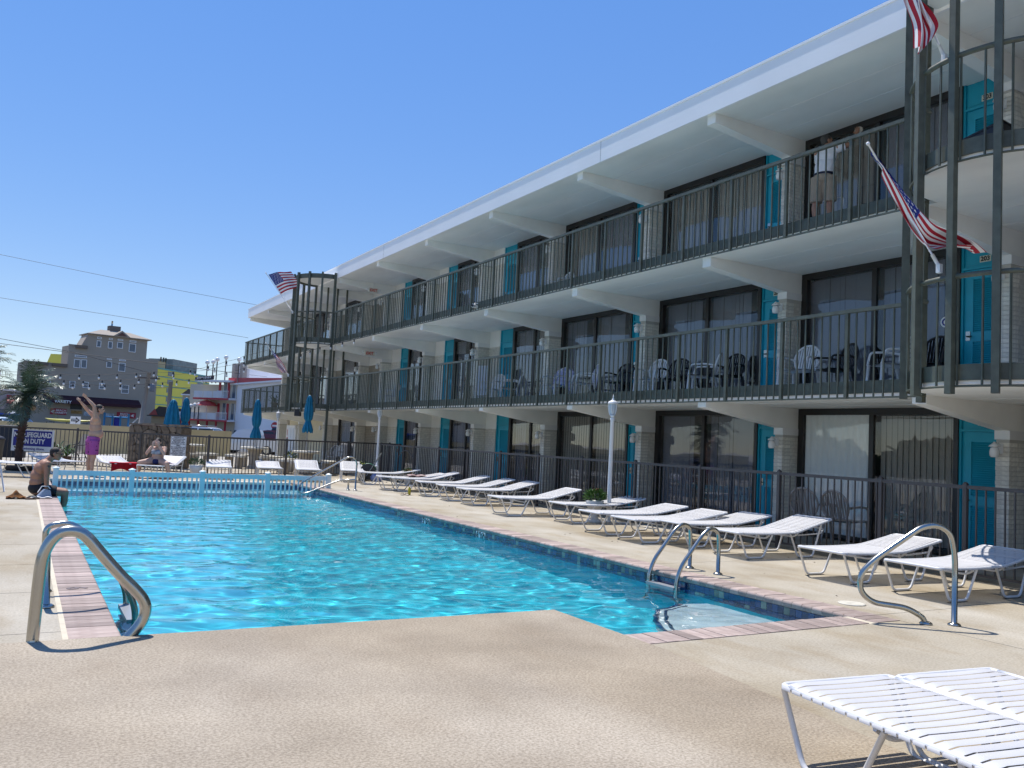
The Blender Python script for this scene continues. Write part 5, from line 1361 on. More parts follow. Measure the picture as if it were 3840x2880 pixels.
# --- concrete picnic tables with curved benches
M_pic = mat('picnic_concrete', (.42, .37, .30), .85, noise=.2, nscale=10, bump=.3, bscale=50); M_ptop = mat('picnic_top', (.62, .58, .48), .7, noise=.1, nscale=5)
def picnic(x, y, rz, lab, r=.56):
    t = thing('picnic_table', lab, 'picnic table', (x, y, 0), rz, 'round concrete picnic tables')
    MB().lathe([(r-.02, .70), (r, .715), (r, .76), (r-.02, .775)], 28).build('table_top', M_ptop, t)
    MB().lathe([(.26, 0), (.24, .04), (.17, .12), (.20, .5), (.27, .70)], 10, smooth=False).build('pedestal', M_pic, t)
    for k in range(3):
        a0 = k*2*PI/3+.2; N = 10; q = []
        for i in range(N+1): a = a0+i*1.55/N; q.append((math.cos(a)*1.02, math.sin(a)*1.02))
        for i in range(N, -1, -1): a = a0+i*1.55/N; q.append((math.cos(a)*.70, math.sin(a)*.70))
        MB().prism(q, (0, 0, .40), (1,0,0), (0,1,0), (0, 0, .07)).build('bench', M_ptop, t)
        for da in (.3, 1.25):
            a = a0+da; MB().obox((math.cos(a)*.86, math.sin(a)*.86, .20), (.30, .12, .40), (0, 0, a)).build('bench_leg', M_pic, t)
picnic(7.45, 31.72, .3, 'round concrete picnic table left of the far white lamp post', .50)
picnic(8.42, 28.55, .9, 'round concrete picnic table nearest the far fence, right of the others', .46)
picnic(5.35, 32.6, .1, 'round concrete picnic table behind the guardian notice', .50)
# --- closed teal umbrellas
M_umb = mat('teal_canvas', (.004, .17, .30), .85, noise=.2, nscale=5)
def umbrella(x, y, h, zb, lab, tie=True, r=.17):
    t = thing('closed_umbrella', lab, 'umbrella', (x, y, 0), rr.uniform(0, 6), 'closed teal umbrellas')
    MB().tube([(0, 0, 0), (0, 0, h-.05)], .02, 8).build('umbrella_pole', mat('umbrella_pole', (.35, .33, .3), .5), t)
    L = h-zb
    prof = [(.02, 1), (.05, .985), (.085, .93), (.11, .83), (.10, .80), (.13, .68), (.155, .5), (.13, .36), (.085, .30), (.13, .2), (.175, .07), (.16, 0)] if tie else [(.02, 1), (.06, .97), (.10, .88), (.09, .86), (.13, .7), (.17, .4), (.2, .15), (.21, 0)]
    def fn(u, v):
        x_ = v*(len(prof)-1); i = min(int(x_), len(prof)-2); q = x_-i; R_ = (prof[i][0]*(1-q)+prof[i+1][0]*q)*r/.17; z_ = prof[i][1]*(1-q)+prof[i+1][1]*q
        a = 2*PI*u; f = 1+.22*math.cos(8*a+1.5*v)*min(1, v*4)
        return (R_*f*math.cos(a), R_*f*math.sin(a), zb+L*z_+(.03*math.sin(8*a) if v > .95 else 0))
    MB().grid(fn, 64, 33).build('folded_canopy', M_umb, t)
    MB().ball((0, 0, h-.02), .03, 8, 6).build('finial', M_white, t)
umbrella(7.45, 31.72, 2.52, 1.06, 'closed teal umbrella over the table left of the far lamp post', r=.17)
umbrella(8.42, 28.55, 2.66, 1.40, 'closed teal umbrella over the table nearest the far fence', r=.15)
umbrella(5.72, 39.85, 2.55, 1.25, 'closed teal umbrella behind the stone pier, left and wider of two', False, .25)
umbrella(6.30, 40.15, 2.68, 1.12, 'closed teal umbrella behind the stone pier, right and taller of two', True, .20)
# --- tan wind screen along the street
M_tan = mat('tan_fabric', (.60, .50, .29), .9, noise=.08, nscale=2)
ws = thing('windscreen_fence', 'long low fence covered with tan fabric beyond the picnic tables', 'fence', (-9, 33.2, 0))
for (xa, ya), (xb, yb) in zip(((-9, 33.2), (-4, 36.0), (1.6, 38.6), (5.2, 40.2)), ((-4, 36.0), (1.6, 38.6), (5.2, 40.2), (8.6, 41.4))):
    d = Vector((xb-xa, yb-ya, 0)); L = d.length; a = math.atan2(d.y, d.x); nn = Vector((-d.y, d.x, 0)).normalized()
    P0 = Vector((xa+9, ya-33.2, 0))
    def fn(u, v): return P0+d*u+nn*(.035*math.sin(u*L*3.1+v)*math.sin(PI*v))+Vector((0, 0, .10+1.17*v-.03*abs(math.sin(u*L*1.3))*(1-v)))
    MB().grid(fn, 40, 6).build('fabric_panel', M_tan, ws)
    for k in range(int(L/1.8)+1): MB().tube([P0+d*(k*1.8/L)+nn*.06, P0+d*(k*1.8/L)+nn*.06+Vector((0, 0, 1.32))], .022, 6).build('screen_post', M_fence, ws)
# --- sling chair, pots, bins by the fence
M_sling = mat('sling_fabric', (.22, .19, .17), .9)
t = thing('sling_chair', 'brown sling chair with black arms behind the far fence', 'chair', (1.68, 30.9, 0), R(200))
b = MB().grid(lambda u, v: ((.25-.5*v if v < .5 else -.0-.20*(v-.5)*2), (u-.5)*.5, (.40-.03*math.sin(PI*v*2) if v < .5 else .40+.58*(v-.5)*2)), 4, 12); b.build('sling', M_sling, t)
for y in (-.27, .27): MB().tube(fillet([(.28, y, 0), (.26, y, .62), (-.08, y, .64), (-.22, y, .95)], .08), .015, 6).tube([(-.05, y, .4), (-.25, y, 0)], .015, 6).build('side_frame', M_black, t)
def pot_plant(x, y, s_, lab, kind):
    t = thing('potted_plant', lab, 'potted plant', (x, y, 0))
    MB().lathe([(.13*s_, 0), (.17*s_, .26*s_), (.18*s_, .28*s_), (.16*s_, .28*s_), (.15*s_, .25*s_), (0, .25*s_)], 14).build('pot', mat('clay_pot', (.16, .09, .06), .8), t)
    b = MB(); rr2 = random.Random(int(x*10))
    for k in range(26):
        a = rr2.uniform(0, 6.28); el = rr2.uniform(.3, 1.4); ln = rr2.uniform(.4, .75)*s_; d = Vector((math.cos(a)*math.cos(el), math.sin(a)*math.cos(el), math.sin(el))); p = Vector((0, 0, .26*s_)); sd = Vector((-math.sin(a), math.cos(a), 0))
        q = p+d*ln*.6; r_ = q+(d+Vector((0, 0, -.9))).normalized()*ln*.4
        b.add([p-sd*.012, q-sd*.025, r_, q+sd*.025, p+sd*.012], [(0,1,2,3,4)])
    tag(b.build('foliage', kind, t), kind='stuff')
pot_plant(.98, 30.4, 1.25, 'spiky potted plant behind the right edge of the lifeguard notice', M_leafd)
pot_plant(1.32, 30.7, .95, 'small potted plant with yellow green leaves beside the sling chair', M_leaf)
for k, (x, lab) in enumerate(((-.62, 'grey lidded rubbish bin at the left edge behind the fence'), (-.95, 'second grey rubbish bin at the far left edge behind the fence'))):
    t = thing('rubbish_bin', lab, 'bin', (x, 29.4+.6*k, 0), .2, 'rubbish bins behind the fence')
    MB().lathe([(.20, 0), (.25, .72), (.26, .74)], 14).build('bin_body', mat('bin_grey', (.07, .068, .065), .6), t); MB().lathe([(.27, .74), (.27, .77), (.18, .84), (.04, .87)], 14).build('lid', mat('bin_lid', (.04, .04, .045), .5), t)
t = thing('covered_grill', 'barbecue under a dark cover at the left edge behind the fence', 'grill', (-.28, 31.4, 0))
MB().grid(lambda u, v: ((.48-.10*v**3)*math.cos(2*PI*u)*(1+.04*math.sin(14*PI*u)), (.30-.08*v**3)*math.sin(2*PI*u), .15+.95*v+.10*math.sin(PI*min(1, v))*math.cos(2*PI*u)*.6), 30, 10).lathe([(.40, 1.10), (.25, 1.16), (.0, 1.17)], 20, sx=1, sy=.6).build('cover', mat('dark_cover', (.03, .034, .042), .7), t)
for x in (-.38, .38): MB().tube([(x, 0, 0), (x, 0, .2)], .03, 6).build('leg', M_black, t)
# --- ENTER sign
t = thing('enter_sign', 'white ENTER sign with black arrow above the windscreen', 'sign', (2.30, 47.0, 0), -.5)
MB().box(-.25, .25, -.01, .01, 1.12, 1.62).build('sign_board', M_signwhite, t)
MB().tube([(0, .03, 0), (0, .03, 1.5)], .03, 6).build('sign_post', M_fence, t)
MB().prism([(-.20, 1.37), (.02, 1.37), (.02, 1.28), (.21, 1.435), (.02, 1.59), (.02, 1.50), (-.20, 1.50)], (0, -.012, 0), (1,0,0), (0,0,1), (0, -.003, 0)).build('arrow', M_ink, t)
lettering('sign_lettering', 'ENTER', .10, M_signwhite, t, (-.02, -.018, 1.435), bold=.002)
lettering('sign_lettering', 'NO EXIT', .085, mat('grey_ink', (.05, .05, .06), .6), t, (0, -.014, 1.21), bold=.001)
# --- cars on the street
M_tyre = M_rubber; M_cglass = mat('car_glass', (.02, .025, .03), .08)
def car(x, y, rz, col, lab, kind='suv', metal=.3, name='parked_car', rack=False):
    t = thing(name, lab, 'truck' if kind == 'pickup' else 'car', (x, y, -.03), rz, 'cars parked beyond the windscreen')
    m = mat('car_paint_'+'_'.join('%02d' % int(c*99) for c in col), col, .3, metal=metal, coat=.6)
    L, Wd = 4.6, 1.82
    if kind == 'suv': top = [(-2.28, .55), (-2.28, .98), (-2.15, 1.08), (-1.95, 1.62), (-1.7, 1.70), (.35, 1.70), (.62, 1.62), (1.18, 1.08), (2.12, .98), (2.28, .82), (2.30, .5)]
    elif kind == 'sedan': top = [(-2.28, .5), (-2.28, .88), (-1.65, .98), (-1.05, 1.40), (-.8, 1.45), (.1, 1.45), (.35, 1.40), (1.05, .95), (2.1, .86), (2.28, .7), (2.30, .45)]
    else: top = [(-2.5, .6), (-2.5, 1.05), (-.75, 1.05), (-.75, 1.12), (-.62, 1.72), (-.45, 1.78), (.5, 1.78), (.72, 1.72), (1.2, 1.15), (2.2, 1.08), (2.38, .9), (2.4, .5)]
    lo = [(p[0], .28) for p in (top[-1], top[0])]
    prof = top+[(2.25, .28), (-2.2, .28)]
    b = MB()
    Wt = .74
    vs = []
    for s_ in (-1, 1):
        for px_, pz_ in prof:
            k = 1 if pz_ < 1.0 else 1-(1-Wt/.91)*min(1, (pz_-1.0)/.7); vs.append((px_, s_*Wd/2*k, pz_))
    n = len(prof); b.add(vs, [tuple(range(n-1, -1, -1)), tuple(range(n, 2*n))]+[(i, (i+1) % n, n+(i+1) % n, n+i) for i in range(n)])
    b.build('body', m, t)
    hi = max(p[1] for p in top); x0 = min(p[0] for p in top if p[1] > hi-.12); x1_ = max(p[0] for p in top if p[1] > hi-.12)
    for s_ in (-1, 1):
        k0, k1 = Wd/2*(1-(1-Wt/.91)*.12)+.006, Wd/2*(1-(1-Wt/.91)*min(1, (hi-.1-1)/.7))+.006
        zb_ = 1.06 if kind != 'sedan' else .98
        for a, c in ((x0-.02, (x0+x1_)/2-.04), ((x0+x1_)/2+.04, x1_+.22)):
            MB().add([(a-.08, s_*k0, zb_), (c+.08, s_*k0, zb_), (c-.02, s_*k1, hi-.1), (a+.02, s_*k1, hi-.1)], [(0,1,2,3) if s_ < 0 else (3,2,1,0)]).build('side_window', M_cglass, t)
    i = [k for k, p in enumerate(top) if p[1] > hi-.12][-1]; (xa, za), (xb, zb2) = top[i], top[i+1]
    f = lambda q: (xa+(xb-xa)*q, za+(zb2-za)*q)
    (u0, w0), (u1, w1) = f(.06), f(.94)
    MB().add([(u0+.012, -.62, w0+.008), (u0+.012, .62, w0+.008), (u1+.012, .76, w1+.008), (u1+.012, -.76, w1+.008)], [(3,2,1,0)]).build('windscreen', M_cglass, t)
    if kind == 'suv': MB().add([(-2.165, -.72, 1.12), (-2.165, .72, 1.12), (-1.99, .62, 1.58), (-1.99, -.62, 1.58)], [(0,3,2,1)]).build('rear_window', M_cglass, t)
    for sx in (-1.42, 1.42):
        for s_ in (-1, 1):
            w_ = MB().tube([(sx, s_*(Wd/2-.19), .33), (sx, s_*(Wd/2+.01), .33)], .335, 18).build('wheel', M_tyre, t)
            MB().tube([(sx, s_*(Wd/2+.0105), .33), (sx, s_*(Wd/2+.018), .33)], .2, 12).build('rim', M_steel, w_)
    for s_ in (-1, 1):
        MB().box(2.245 if kind != 'pickup' else 2.34, 2.31 if kind != 'pickup' else 2.41, s_*.62-.16, s_*.62+.16, .66, .80).build('headlight', M_mark, t)
        MB().box(-2.30-(.21 if kind == 'pickup' else 0), -2.27-(.21 if kind == 'pickup' else 0), s_*.72-.1, s_*.72+.1, .74, .95).build('tail_light', M_red, t)
    if rack:
        for s_ in (-.6, .6): MB().tube([(x0+.1, s_, hi+.08), (x1_-.1, s_, hi+.08)], .02, 6).build('roof_rail', M_steel, t)
    return t
car(10.0, 54.6, R(-32), (.62, .63, .66), 'silver white car with roof rails behind the tan windscreen', 'sedan', .2, rack=True)
car(11.6, 50.6, R(150), (.50, .52, .55), 'silver pickup truck seen through the fence beside the picnic tables', 'pickup', .3, 'pickup_truck').scale = (.84, .84, .80)
car(14.2, 53.2, R(-30), (.09, .012, .015), 'dark red car right of the silver pickup truck', 'sedan', .2)
car(7.6, 58.5, R(-28), (.16, .02, .02), 'maroon car roof showing left of the silver white car', 'sedan', .2)
car(-1.2, 57.6, R(-20), (.70, .71, .73), 'white car parked at the far left beyond the fence', 'sedan', .0)
car(-.6, 62.5, R(-20), (.02, .05, .30), 'blue car parked at the far left behind the white car', 'suv', .1)
car(16.6, 57.0, R(-30), (.04, .05, .10), 'dark blue car at the right end of the street row', 'suv', .2)
# rack of boards
t = thing('board_rack', 'low rack on which a kayak and a white board lie beyond the fence', 'rack', (2.5, 58.6, 0), -.5)
for x in (-1.0, 1.0):
    MB().box(x-.03, x+.03, -.3, .3, 0, .05).build('rack_foot', M_fence, t); MB().tube([(x, .25, 0), (x, .25, 1.30)], .025, 6).build('rack_post', M_fence, t)
    for z in (.95, 1.26): MB().box(x-.025, x+.025, -.28, .28, z, z+.03).build('rack_arm', M_fence, t)
def hull(name, lab, cat, z, m, L, sx):
    t = thing(name, lab, cat, (2.5+sx, 58.6-sx*.5, z), -.5)
    MB().grid(lambda u, v: (L*(u-.5), .26*math.sin(PI*u)**.6*math.cos(2*PI*v), .10+.10*math.sin(PI*u)**.6*math.sin(2*PI*v)+.10*abs(2*u-1)**4), 24, 12).build('hull', m, t)
    MB().lathe([(.14, 0), (.16, .02), (.12, .03)], 12, sx=1.8).build('cockpit', M_black, t, (0, 0, .19))
hull('kayak', 'long yellow kayak lying above the white board beyond the fence', 'kayak', 1.29, mat('kayak_yellow', (.60, .52, .10), .3), 2.9, 0)
hull('surf_board', 'white board lying below the yellow kayak', 'board', .98, M_white, 2.8, 0)
# blue pipe frame
t = thing('blue_pipe_frame', 'bright blue pipe frame structure in front of the taupe building', 'frame', (6.3, 82.8, 0), -.5)
M_pipe = mat('pipe_blue', (.05, .25, .48), .5)
for x in (0, .7, 1.4, 2.1): MB().tube([(x, 0, 0), (x, 0, 2.0+.25*(x in (0, 2.1)))], .09, 8).build('upright', M_pipe, t)
for z in (.9, 1.9): MB().tube([(0, 0, z), (2.1, 0, z)], .06, 8).build('crossbar', M_pipe, t)
MB().box(.8, 1.3, .1, .4, 0, 1.9).build('blue_panel', M_signblue, t); MB().tube([(2.1, 0, 1.0), (2.9, 0, 1.9)], .05, 6).build('brace', M_white, t)

# ================================================================ buildings beyond the street
M_wglass = mat('far_window', (.10, .13, .17), .12)
def local_building(name, lab, P, Q, grp='buildings beyond the street'):
    a = math.atan2(Q[1]-P[1], Q[0]-P[0]); return thing(name, lab, 'building', (*P, 0), a, grp)
def fwin(t, u0, u1, z0, z1, m=M_white, mull=True, y=0., fw=.07):
    f = MB()
    for a in ((u0-fw, u1+fw, z1, z1+fw), (u0-fw, u1+fw, z0-fw, z0), (u0-fw, u0, z0, z1), (u1, u1+fw, z0, z1)): f.box(a[0], a[1], y-.06, y+.02, a[2], a[3])
    if mull: f.box(u0, u1, y-.04, y+.02, (z0+z1)/2-.03, (z0+z1)/2+.03)
    w_ = f.build('window', m, t); MB().box(u0, u1, y-.015, y-.005, z0, z1).build('pane', M_wglass, w_); return w_
# taupe block with stepped roof terraces
M_taupe = mat('taupe_siding', (.37, .315, .25), .85, noise=.05, nscale=.6); M_taupe2 = mat('taupe_trim', (.34, .29, .235), .8); M_terrace = mat('weathered_wood', (.17, .13, .10), .9)
tb = local_building('taupe_building', 'large taupe stepped apartment block over a beach shop', (.29, 105.77), (13.77, 108.44))
MB().box(-.52, 3.75, 0, 3, 0, 7.5).build('wall', M_taupe, tb); MB().box(3.75, 5.65, .003, 3, 0, 9.75).build('wall', M_taupe, tb)
MB().box(5.65, 12.08, .006, 3, 0, 11.25).build('wall', M_taupe, tb); MB().box(12.08, 13.5, .003, 3, 0, 9.1).build('wall', M_taupe, tb)
MB().add([(5.45, -.35, 11.25), (12.45, -.35, 11.25), (12.45, 3.3, 11.25), (5.45, 3.3, 11.25), (5.45, -.35, 11.33), (12.45, -.35, 11.33), (12.45, 3.3, 11.33), (5.45, 3.3, 11.33), (7.2, 1.2, 12.0), (10.4, 1.2, 12.0), (10.4, 1.8, 12.0), (7.2, 1.8, 12.0)],
         [(3,2,1,0), (0,1,5,4), (1,2,6,5), (2,3,7,6), (3,0,4,7), (4,5,9,8), (5,6,10,9), (6,7,11,10), (7,4,8,11), (8,9,10,11)]).build('roof', M_taupe2, tb)
MB().prism([(8.2, 11.33), (10.0, 11.33), (9.1, 12.0)], (0, -.4, 0), (1,0,0), (0,0,1), (0, 1.6, 0)).build('gable', M_taupe2, tb)
MB().prism([(8.55, 11.38), (9.65, 11.38), (9.1, 11.80)], (0, -.42, 0), (1,0,0), (0,0,1), (0, .01, 0)).build('gable_panel', mat('rust_red', (.13, .06, .045), .8), tb)
ch_ = MB().box(8.15, 9.35, 1.2, 2.2, 11.7, 12.6).build('chimney', mat('dark_brick', (.14, .12, .11), .9), tb); MB().tube([(8.5, 1.7, 12.6), (8.5, 1.7, 13.2)], .1, 8).build('flue', M_steel, ch_)
for u0, u1, z in ((-.52, 3.75, 7.5), (3.75, 5.65, 9.75)): MB().box(u0-.05, u1, -.06, .1, z, z+.14).build('parapet', M_taupe2, tb)
for u0, u1, z in ((.6, 1.8, 7.62), (2.2, 3.7, 7.62), (4.4, 5.6, 9.87)): MB().box(u0, u1, -.25, .4, z-.35, z).build('roof_terrace', M_terrace, tb)
MB().add([(5.0, 0, 9.9), (5.65, 0, 9.9), (5.65, 0, 11.3), (5.65, 2.5, 11.3), (5.0, 2.5, 9.9)], [(0,1,2), (0,2,3,4)]).build('stair_gable', M_taupe2, tb)
for u0, u1, z0, z1 in ((6.59,7.0,10.81,11.03),(6.56,7.01,9.88,10.59),(7.81,8.2,10.86,11.03),(7.77,8.23,9.86,10.63),(8.77,9.34,10.88,11.03),(8.75,9.36,9.98,10.68),(10.09,10.79,10.85,11.03),(10.06,10.79,9.69,10.65),(4.42,5.63,8.51,8.72),(4.38,5.0,7.32,8.25),(5.12,5.68,7.35,8.29),(7.77,8.29,8.55,8.68),(7.77,8.33,7.66,8.33),(9.12,9.81,8.56,8.71),(9.1,9.81,7.35,8.31),(1.62,2.19,5.39,5.85),(4.1,4.67,5.04,5.81),(5.48,6.04,5.15,5.81),(7.18,7.75,5.15,5.81),(9.6,10.39,4.84,5.81)):
    fwin(tb, u0+.05, u1-.05, z0+.05, z1-.05, mull=(z1-z0) > .5 and z0 < 6)
MB().prism([(0, 4.15), (-1.1, 3.55), (-1.1, 3.25), (0, 3.25)], (1.6, 0, 0), (0, 1, 0), (0, 0, 1), (10.0, 0, 0)).build('shop_awning', mat('maroon_awning', (.045, .008, .014), .8), tb)
lettering('awning_lettering', 'VARIETY', .42, M_signwhite, tb, (3.35, -1.13, 3.42), bold=.012, width=1.05)
MB().box(1.6, 11.7, .02, .05, .0, 3.25).build('shop_front', mat('shop_shade', (.12, .115, .12), .7), tb)  # dark sheet, shade under the awning put into its colour
MB().box(4.39, 5.57, -.06, .0, 2.68, 3.32).build('dark_panel', M_black, tb)
for u0, u1, s_ in ((2.41, 4.04, 0), (9.31, 11.4, 0)):
    bn = MB().box(u0, u1, -.08, -.02, 2.0, 2.66).build('shop_banner', mat('banner_red', (.36, .03, .05), .7), tb)
    lettering('banner_lettering', 'BEACH\nVARIETY', .28, M_signwhite, bn, ((u0+u1)/2+(.25 if u0 < 5 else -.2), -.095, 2.33), bold=.006, width=1.15)
    e0 = u0+.25 if u0 < 5 else u1-.35
    MB().prism([(-.22, -.05), (0, .14), (.22, .10), (.02, .0), (.2, -.18), (-.05, -.12)], (e0, -.085, 2.33), (1,0,0), (0,0,1), (0, -.01, 0)).build('banner_emblem', M_signwhite, bn)
for u0, u1, z0, z1, c in ((4.5, 5.6, 2.2, 2.55, (.35, .2, .06)), (5.8, 7.2, 2.0, 2.5, (.45, .5, .55)), (7.9, 9.0, 2.0, 2.45, (.4, .45, .5))): MB().box(u0, u1, -.06, 0, z0, z1).build('shop_poster', mat('poster_%d' % int(u0*10), c, .7, noise=.5, nscale=4), tb)
# yellow hotel
M_yellow = mat('yellow_stucco', (.60, .56, .10), .85, noise=.04, nscale=.4); M_tealtrim = mat('teal_trim', (.10, .30, .30), .8)
yb = local_building('yellow_hotel', 'bright yellow hotel with teal bands behind the taupe block', (15.76, 126.87), (24.55, 137.98))
MB().box(-.3, 14.6, 0, 12, 0, 9.15).build('wall', M_yellow, yb)
MB().box(-.35, 14.7, -.1, 12, 9.15, 9.35).build('cornice', M_tealtrim, yb); MB().box(-.34, -.05, -.08, .0, 0, 9.15).build('corner_band', M_tealtrim, yb)
for z in (8.15, 6.9, 5.5, 4.25): MB().box(-.05, 14.6, -.05, -.0, z-.06, z+.06).build('floor_band', M_tealtrim, yb)
for u0, u1, z0, z1 in ((2.85,4.36,8.45,8.95),(11.14,12.65,8.55,9.05),(2.83,4.1,7.3,7.8),(11.11,12.65,7.5,8.0),(2.79,3.67,6.08,6.6),(2.82,3.56,4.8,5.33)): fwin(yb, u0, u1, z0, z1, mat('grey_frame', (.25, .27, .28), .6), False)
M_peach = mat('peach_stucco', (.52, .32, .18), .85)
MB().box(-.5, 2.0, 2, 5, 9.3, 10.3).build('roof_block', M_peach, yb); MB().box(2.9, 5.3, 2, 5, 9.3, 10.5).build('roof_block', M_peach, yb)
hv = MB().box(7.4, 14.2, 2, 6, 9.3, 11.2).build('roof_plant', mat('plant_grey', (.26, .25, .24), .8, noise=.3, nscale=1.5), yb)
for u in (5.7, 6.4, 7.0): MB().tube([(u, 3, 9.3), (u, 3, 11.3)], .12, 6).build('vent_pipe', M_fence, yb)
y2 = thing('yellow_annex', 'yellow roof corner showing above the left terrace of the taupe block', 'building', (2.5, 134.4, 0), R(-30), 'buildings beyond the street')
MB().box(0, 2.4, 0, 3, 0, 9.3).build('wall', M_yellow, y2); MB().prism([(0, 9.3), (2.4, 9.3), (2.4, 10.5), (.42, 10.5)], (0, -.05, 0), (1,0,0), (0,0,1), (0, 3, 0)).build('roof', M_yellow, y2)
# white motel with red trim and round balconies
M_wm = mat('white_stucco', (.82, .82, .84), .8, noise=.04, nscale=.7); M_trim = mat('red_trim', (.42, .035, .05), .6)
wm = local_building('white_motel', 'white motel with red trim and rounded white balconies across the street', (15.58, 74.0), (16.85, 64.07))
MB().box(0, 10.5, 0, 9, 0, 5.1).build('wall', M_wm, wm)
rf = MB().box(-1.3, 10.6, -.35, 9, 5.1, 5.22).build('roof', M_wm, wm)
MB().prism([(-1.3, 5.22), (10.6, 5.22), (10.6, 5.34), (-1.3, 5.72)], (0, -.36, 0), (1,0,0), (0,0,1), (0, .08, 0)).build('roof_fascia', M_trim, wm)
fa = math.atan2(74.0-76.94, 15.6-13.48)-math.atan2(64.07-74.02, 16.85-15.56)
bfr = thing('white_motel', None, None); COL.objects.unlink(bfr); bpy.data.objects.remove(bfr)
Mf = Matrix.Rotation(fa, 4, 'Z')
def front(mb):      # front facade frame: local x runs from the far end towards the corner at (0,0)
    for i, v in enumerate(mb.v): mb.v[i] = tuple(Mf @ Vector((v[0]-3.6, v[1], v[2])))
    return mb
def fp(mb, name, m, parent=None): return front(mb).build(name, m, parent or wm)
fp(MB().box(-1.8, 3.55, .15, 2.5, 0, 5.1), 'front_wall', mat('cream_wall', (.55, .50, .40), .8))
fp(MB().prism([(-.3, 5.32), (1.72, 5.46), (1.72, 5.82), (-.3, 5.62)], (0, -.9, 0), (1,0,0), (0,0,1), (0, .12, 0)), 'sign_board', mat('dark_sign', (.05, .04, .045), .6))
for k in range(9): fp(MB().obox((.0+k*.18, -.93, 5.55+k*.012), (.09, .02, .14+.04*(k % 2)), (0, .3*(k % 3-1), 0)), 'sign_stroke', M_signwhite)
fp(MB().box(-.3, 3.6, -.9, .15, 5.28, 5.42), 'eave', M_wm)
for z, u0 in ((3.78, -.25), (1.95, -1.8)):
    fp(MB().box(u0, 3.55, -.95, .15, z, z+.13), 'balcony_slab', M_wm); fp(MB().box(u0-.03, 3.6, -1.0, -.94, z-.02, z+.12), 'balcony_trim', M_trim)
    n_ = int((2.2-u0)/1.05)+1
    for k in range(n_):
        c = u0+.5+k*1.05
        fp(MB().grid(lambda u, v: (c-.5+u*1.0, -.95-.16*math.sin(PI*u), z+.14+.55*v), 10, 2), 'balcony_front', mat('balcony_white', (.66, .66, .66), .7))
    for k in range(12): fp(MB().tube([(2.35+k*.105, -.95-.05*math.sin(k*.3), z+.13), (2.38+k*.105, -1.0, z+.4), (2.35+k*.105, -.95, z+.72)], .018, 5), 'scroll_bar', M_white)
    fp(MB().tube([(2.3, -.95, z+.72), (3.55, -.95, z+.72)], .025, 6), 'balcony_rail', M_white)
    for j, u in enumerate((1.45, 2.0, 2.45, 2.95)):
        o = fp(MB().box(u, u+(.24 if j % 2 == 0 else .42), .11, .15, z+.13, z+1.55), 'door' if j % 2 == 0 else 'window', M_trim if j % 2 == 0 else M_wm)
        if j % 2: fp(MB().box(u+.05, u+.37, .09, .108, z+.2, z+1.58), 'pane', M_wglass, o)
for k in range(6): fp(MB().tube([(-1.7+k*1.0, -.8, 0), (-1.7+k*1.0, -.8, 1.95)], .09, 8), 'red_column', M_trim)
for u in range(11):
    pass
rr_ = MB()
for u in np.arange(-.2, 10.4, .16): rr_.box(u-.012, u+.012, .3, .324, 5.3, 6.75)
rr_.box(-.3, 10.4, .29, .33, 6.72, 6.78); tag(rr_.build('roof_railing', M_wm, wm), kind='stuff')
MB().box(-2.2, -.3, .2, 4, 5.25, 6.75).build('roof_room', M_wm, wm)
M_globe = mat('white_globe', (.80, .79, .76), .3)
for u in (-1.0, .9): MB().box(u-.35, u+.35, -.1, .5, 5.3, 6.95).build('roof_pillar', mat('stone_grey', (.33, .30, .27), .9), wm)
def globe_lamp(x, y, z0, z1, lab, r=.19):
    t = thing('globe_lamp', lab, 'lamp', (x, y, z0), 0, 'globe lamps of the white motel')
    MB().tube([(0, 0, 0), (0, 0, z1-z0-r)], .05, 6).build('lamp_post', M_fence, t); MB().ball((0, 0, z1-z0), r, 12, 8).build('globe', M_globe, t)
for k, (x, y, z) in enumerate(((13.45,76.38,6.97),(13.9,76.2,7.04),(14.17,75.97,7.25),(14.66,74.8,7.41),(15.35,72.9,7.17))):
    globe_lamp(x, y, 5.2, z, 'white globe lamp on the motel roof, number %s from the left' % ('first second third fourth fifth'.split()[k]) if False else '%s white globe lamp from the left on the white motel roof' % ('first second third fourth fifth'.split()[k]))
for k, (x, y, z) in enumerate(((12.07,76.01,3.19),(12.29,75.89,3.16),(12.58,75.72,3.26),(12.87,75.56,3.3))):
    globe_lamp(x, y, 2.05, z, '%s white globe lamp from the left on the motel lower balcony' % ('first second third fourth'.split()[k]), .16)
t = thing('patio_umbrella', 'open red umbrella on the lower balcony of the white motel', 'umbrella', (13.55, 75.9, 2.1))
MB().lathe([(.95, 1.15), (.6, 1.45), (.05, 1.62)], 10, smooth=False).build('canopy', mat('red_canvas', (.55, .07, .06), .8), t); MB().tube([(0, 0, 0), (0, 0, 1.6)], .03, 6).build('umbrella_pole', M_white, t)
# small houses
hs_ = thing('tan_house', 'tan two storey building with dark roof between the yellow hotel and white motel', 'building', (12.9, 84.7, 0), -.5, 'buildings beyond the street')
MB().box(0, 2.4, 0, 5, 0, 4.3).build('wall', mat('tan_stucco', (.50, .42, .30), .85), hs_); MB().box(-.1, 2.5, -.15, 5.1, 4.3, 4.42).build('roof', M_wm, hs_)
MB().box(1.3, 1.8, .8, 1.4, 4.42, 4.95).build('air_unit', M_fence, hs_); MB().prism([(-.3, 4.42), (1.0, 4.42), (.35, 4.95)], (0, .5, 0), (1,0,0), (0,0,1), (0, 2, 0)).build('gable_roof', mat('dark_shingle', (.05, .045, .042), .9), hs_)
h2 = thing('small_house', 'small cottage with a dark shingle roof beside the utility pole', 'building', (10.5, 86.0, 0), -.5, 'buildings beyond the street')
MB().box(0, 2.2, 0, 4, 0, 2.4).build('wall', mat('ochre_wall', (.32, .25, .15), .85), h2)
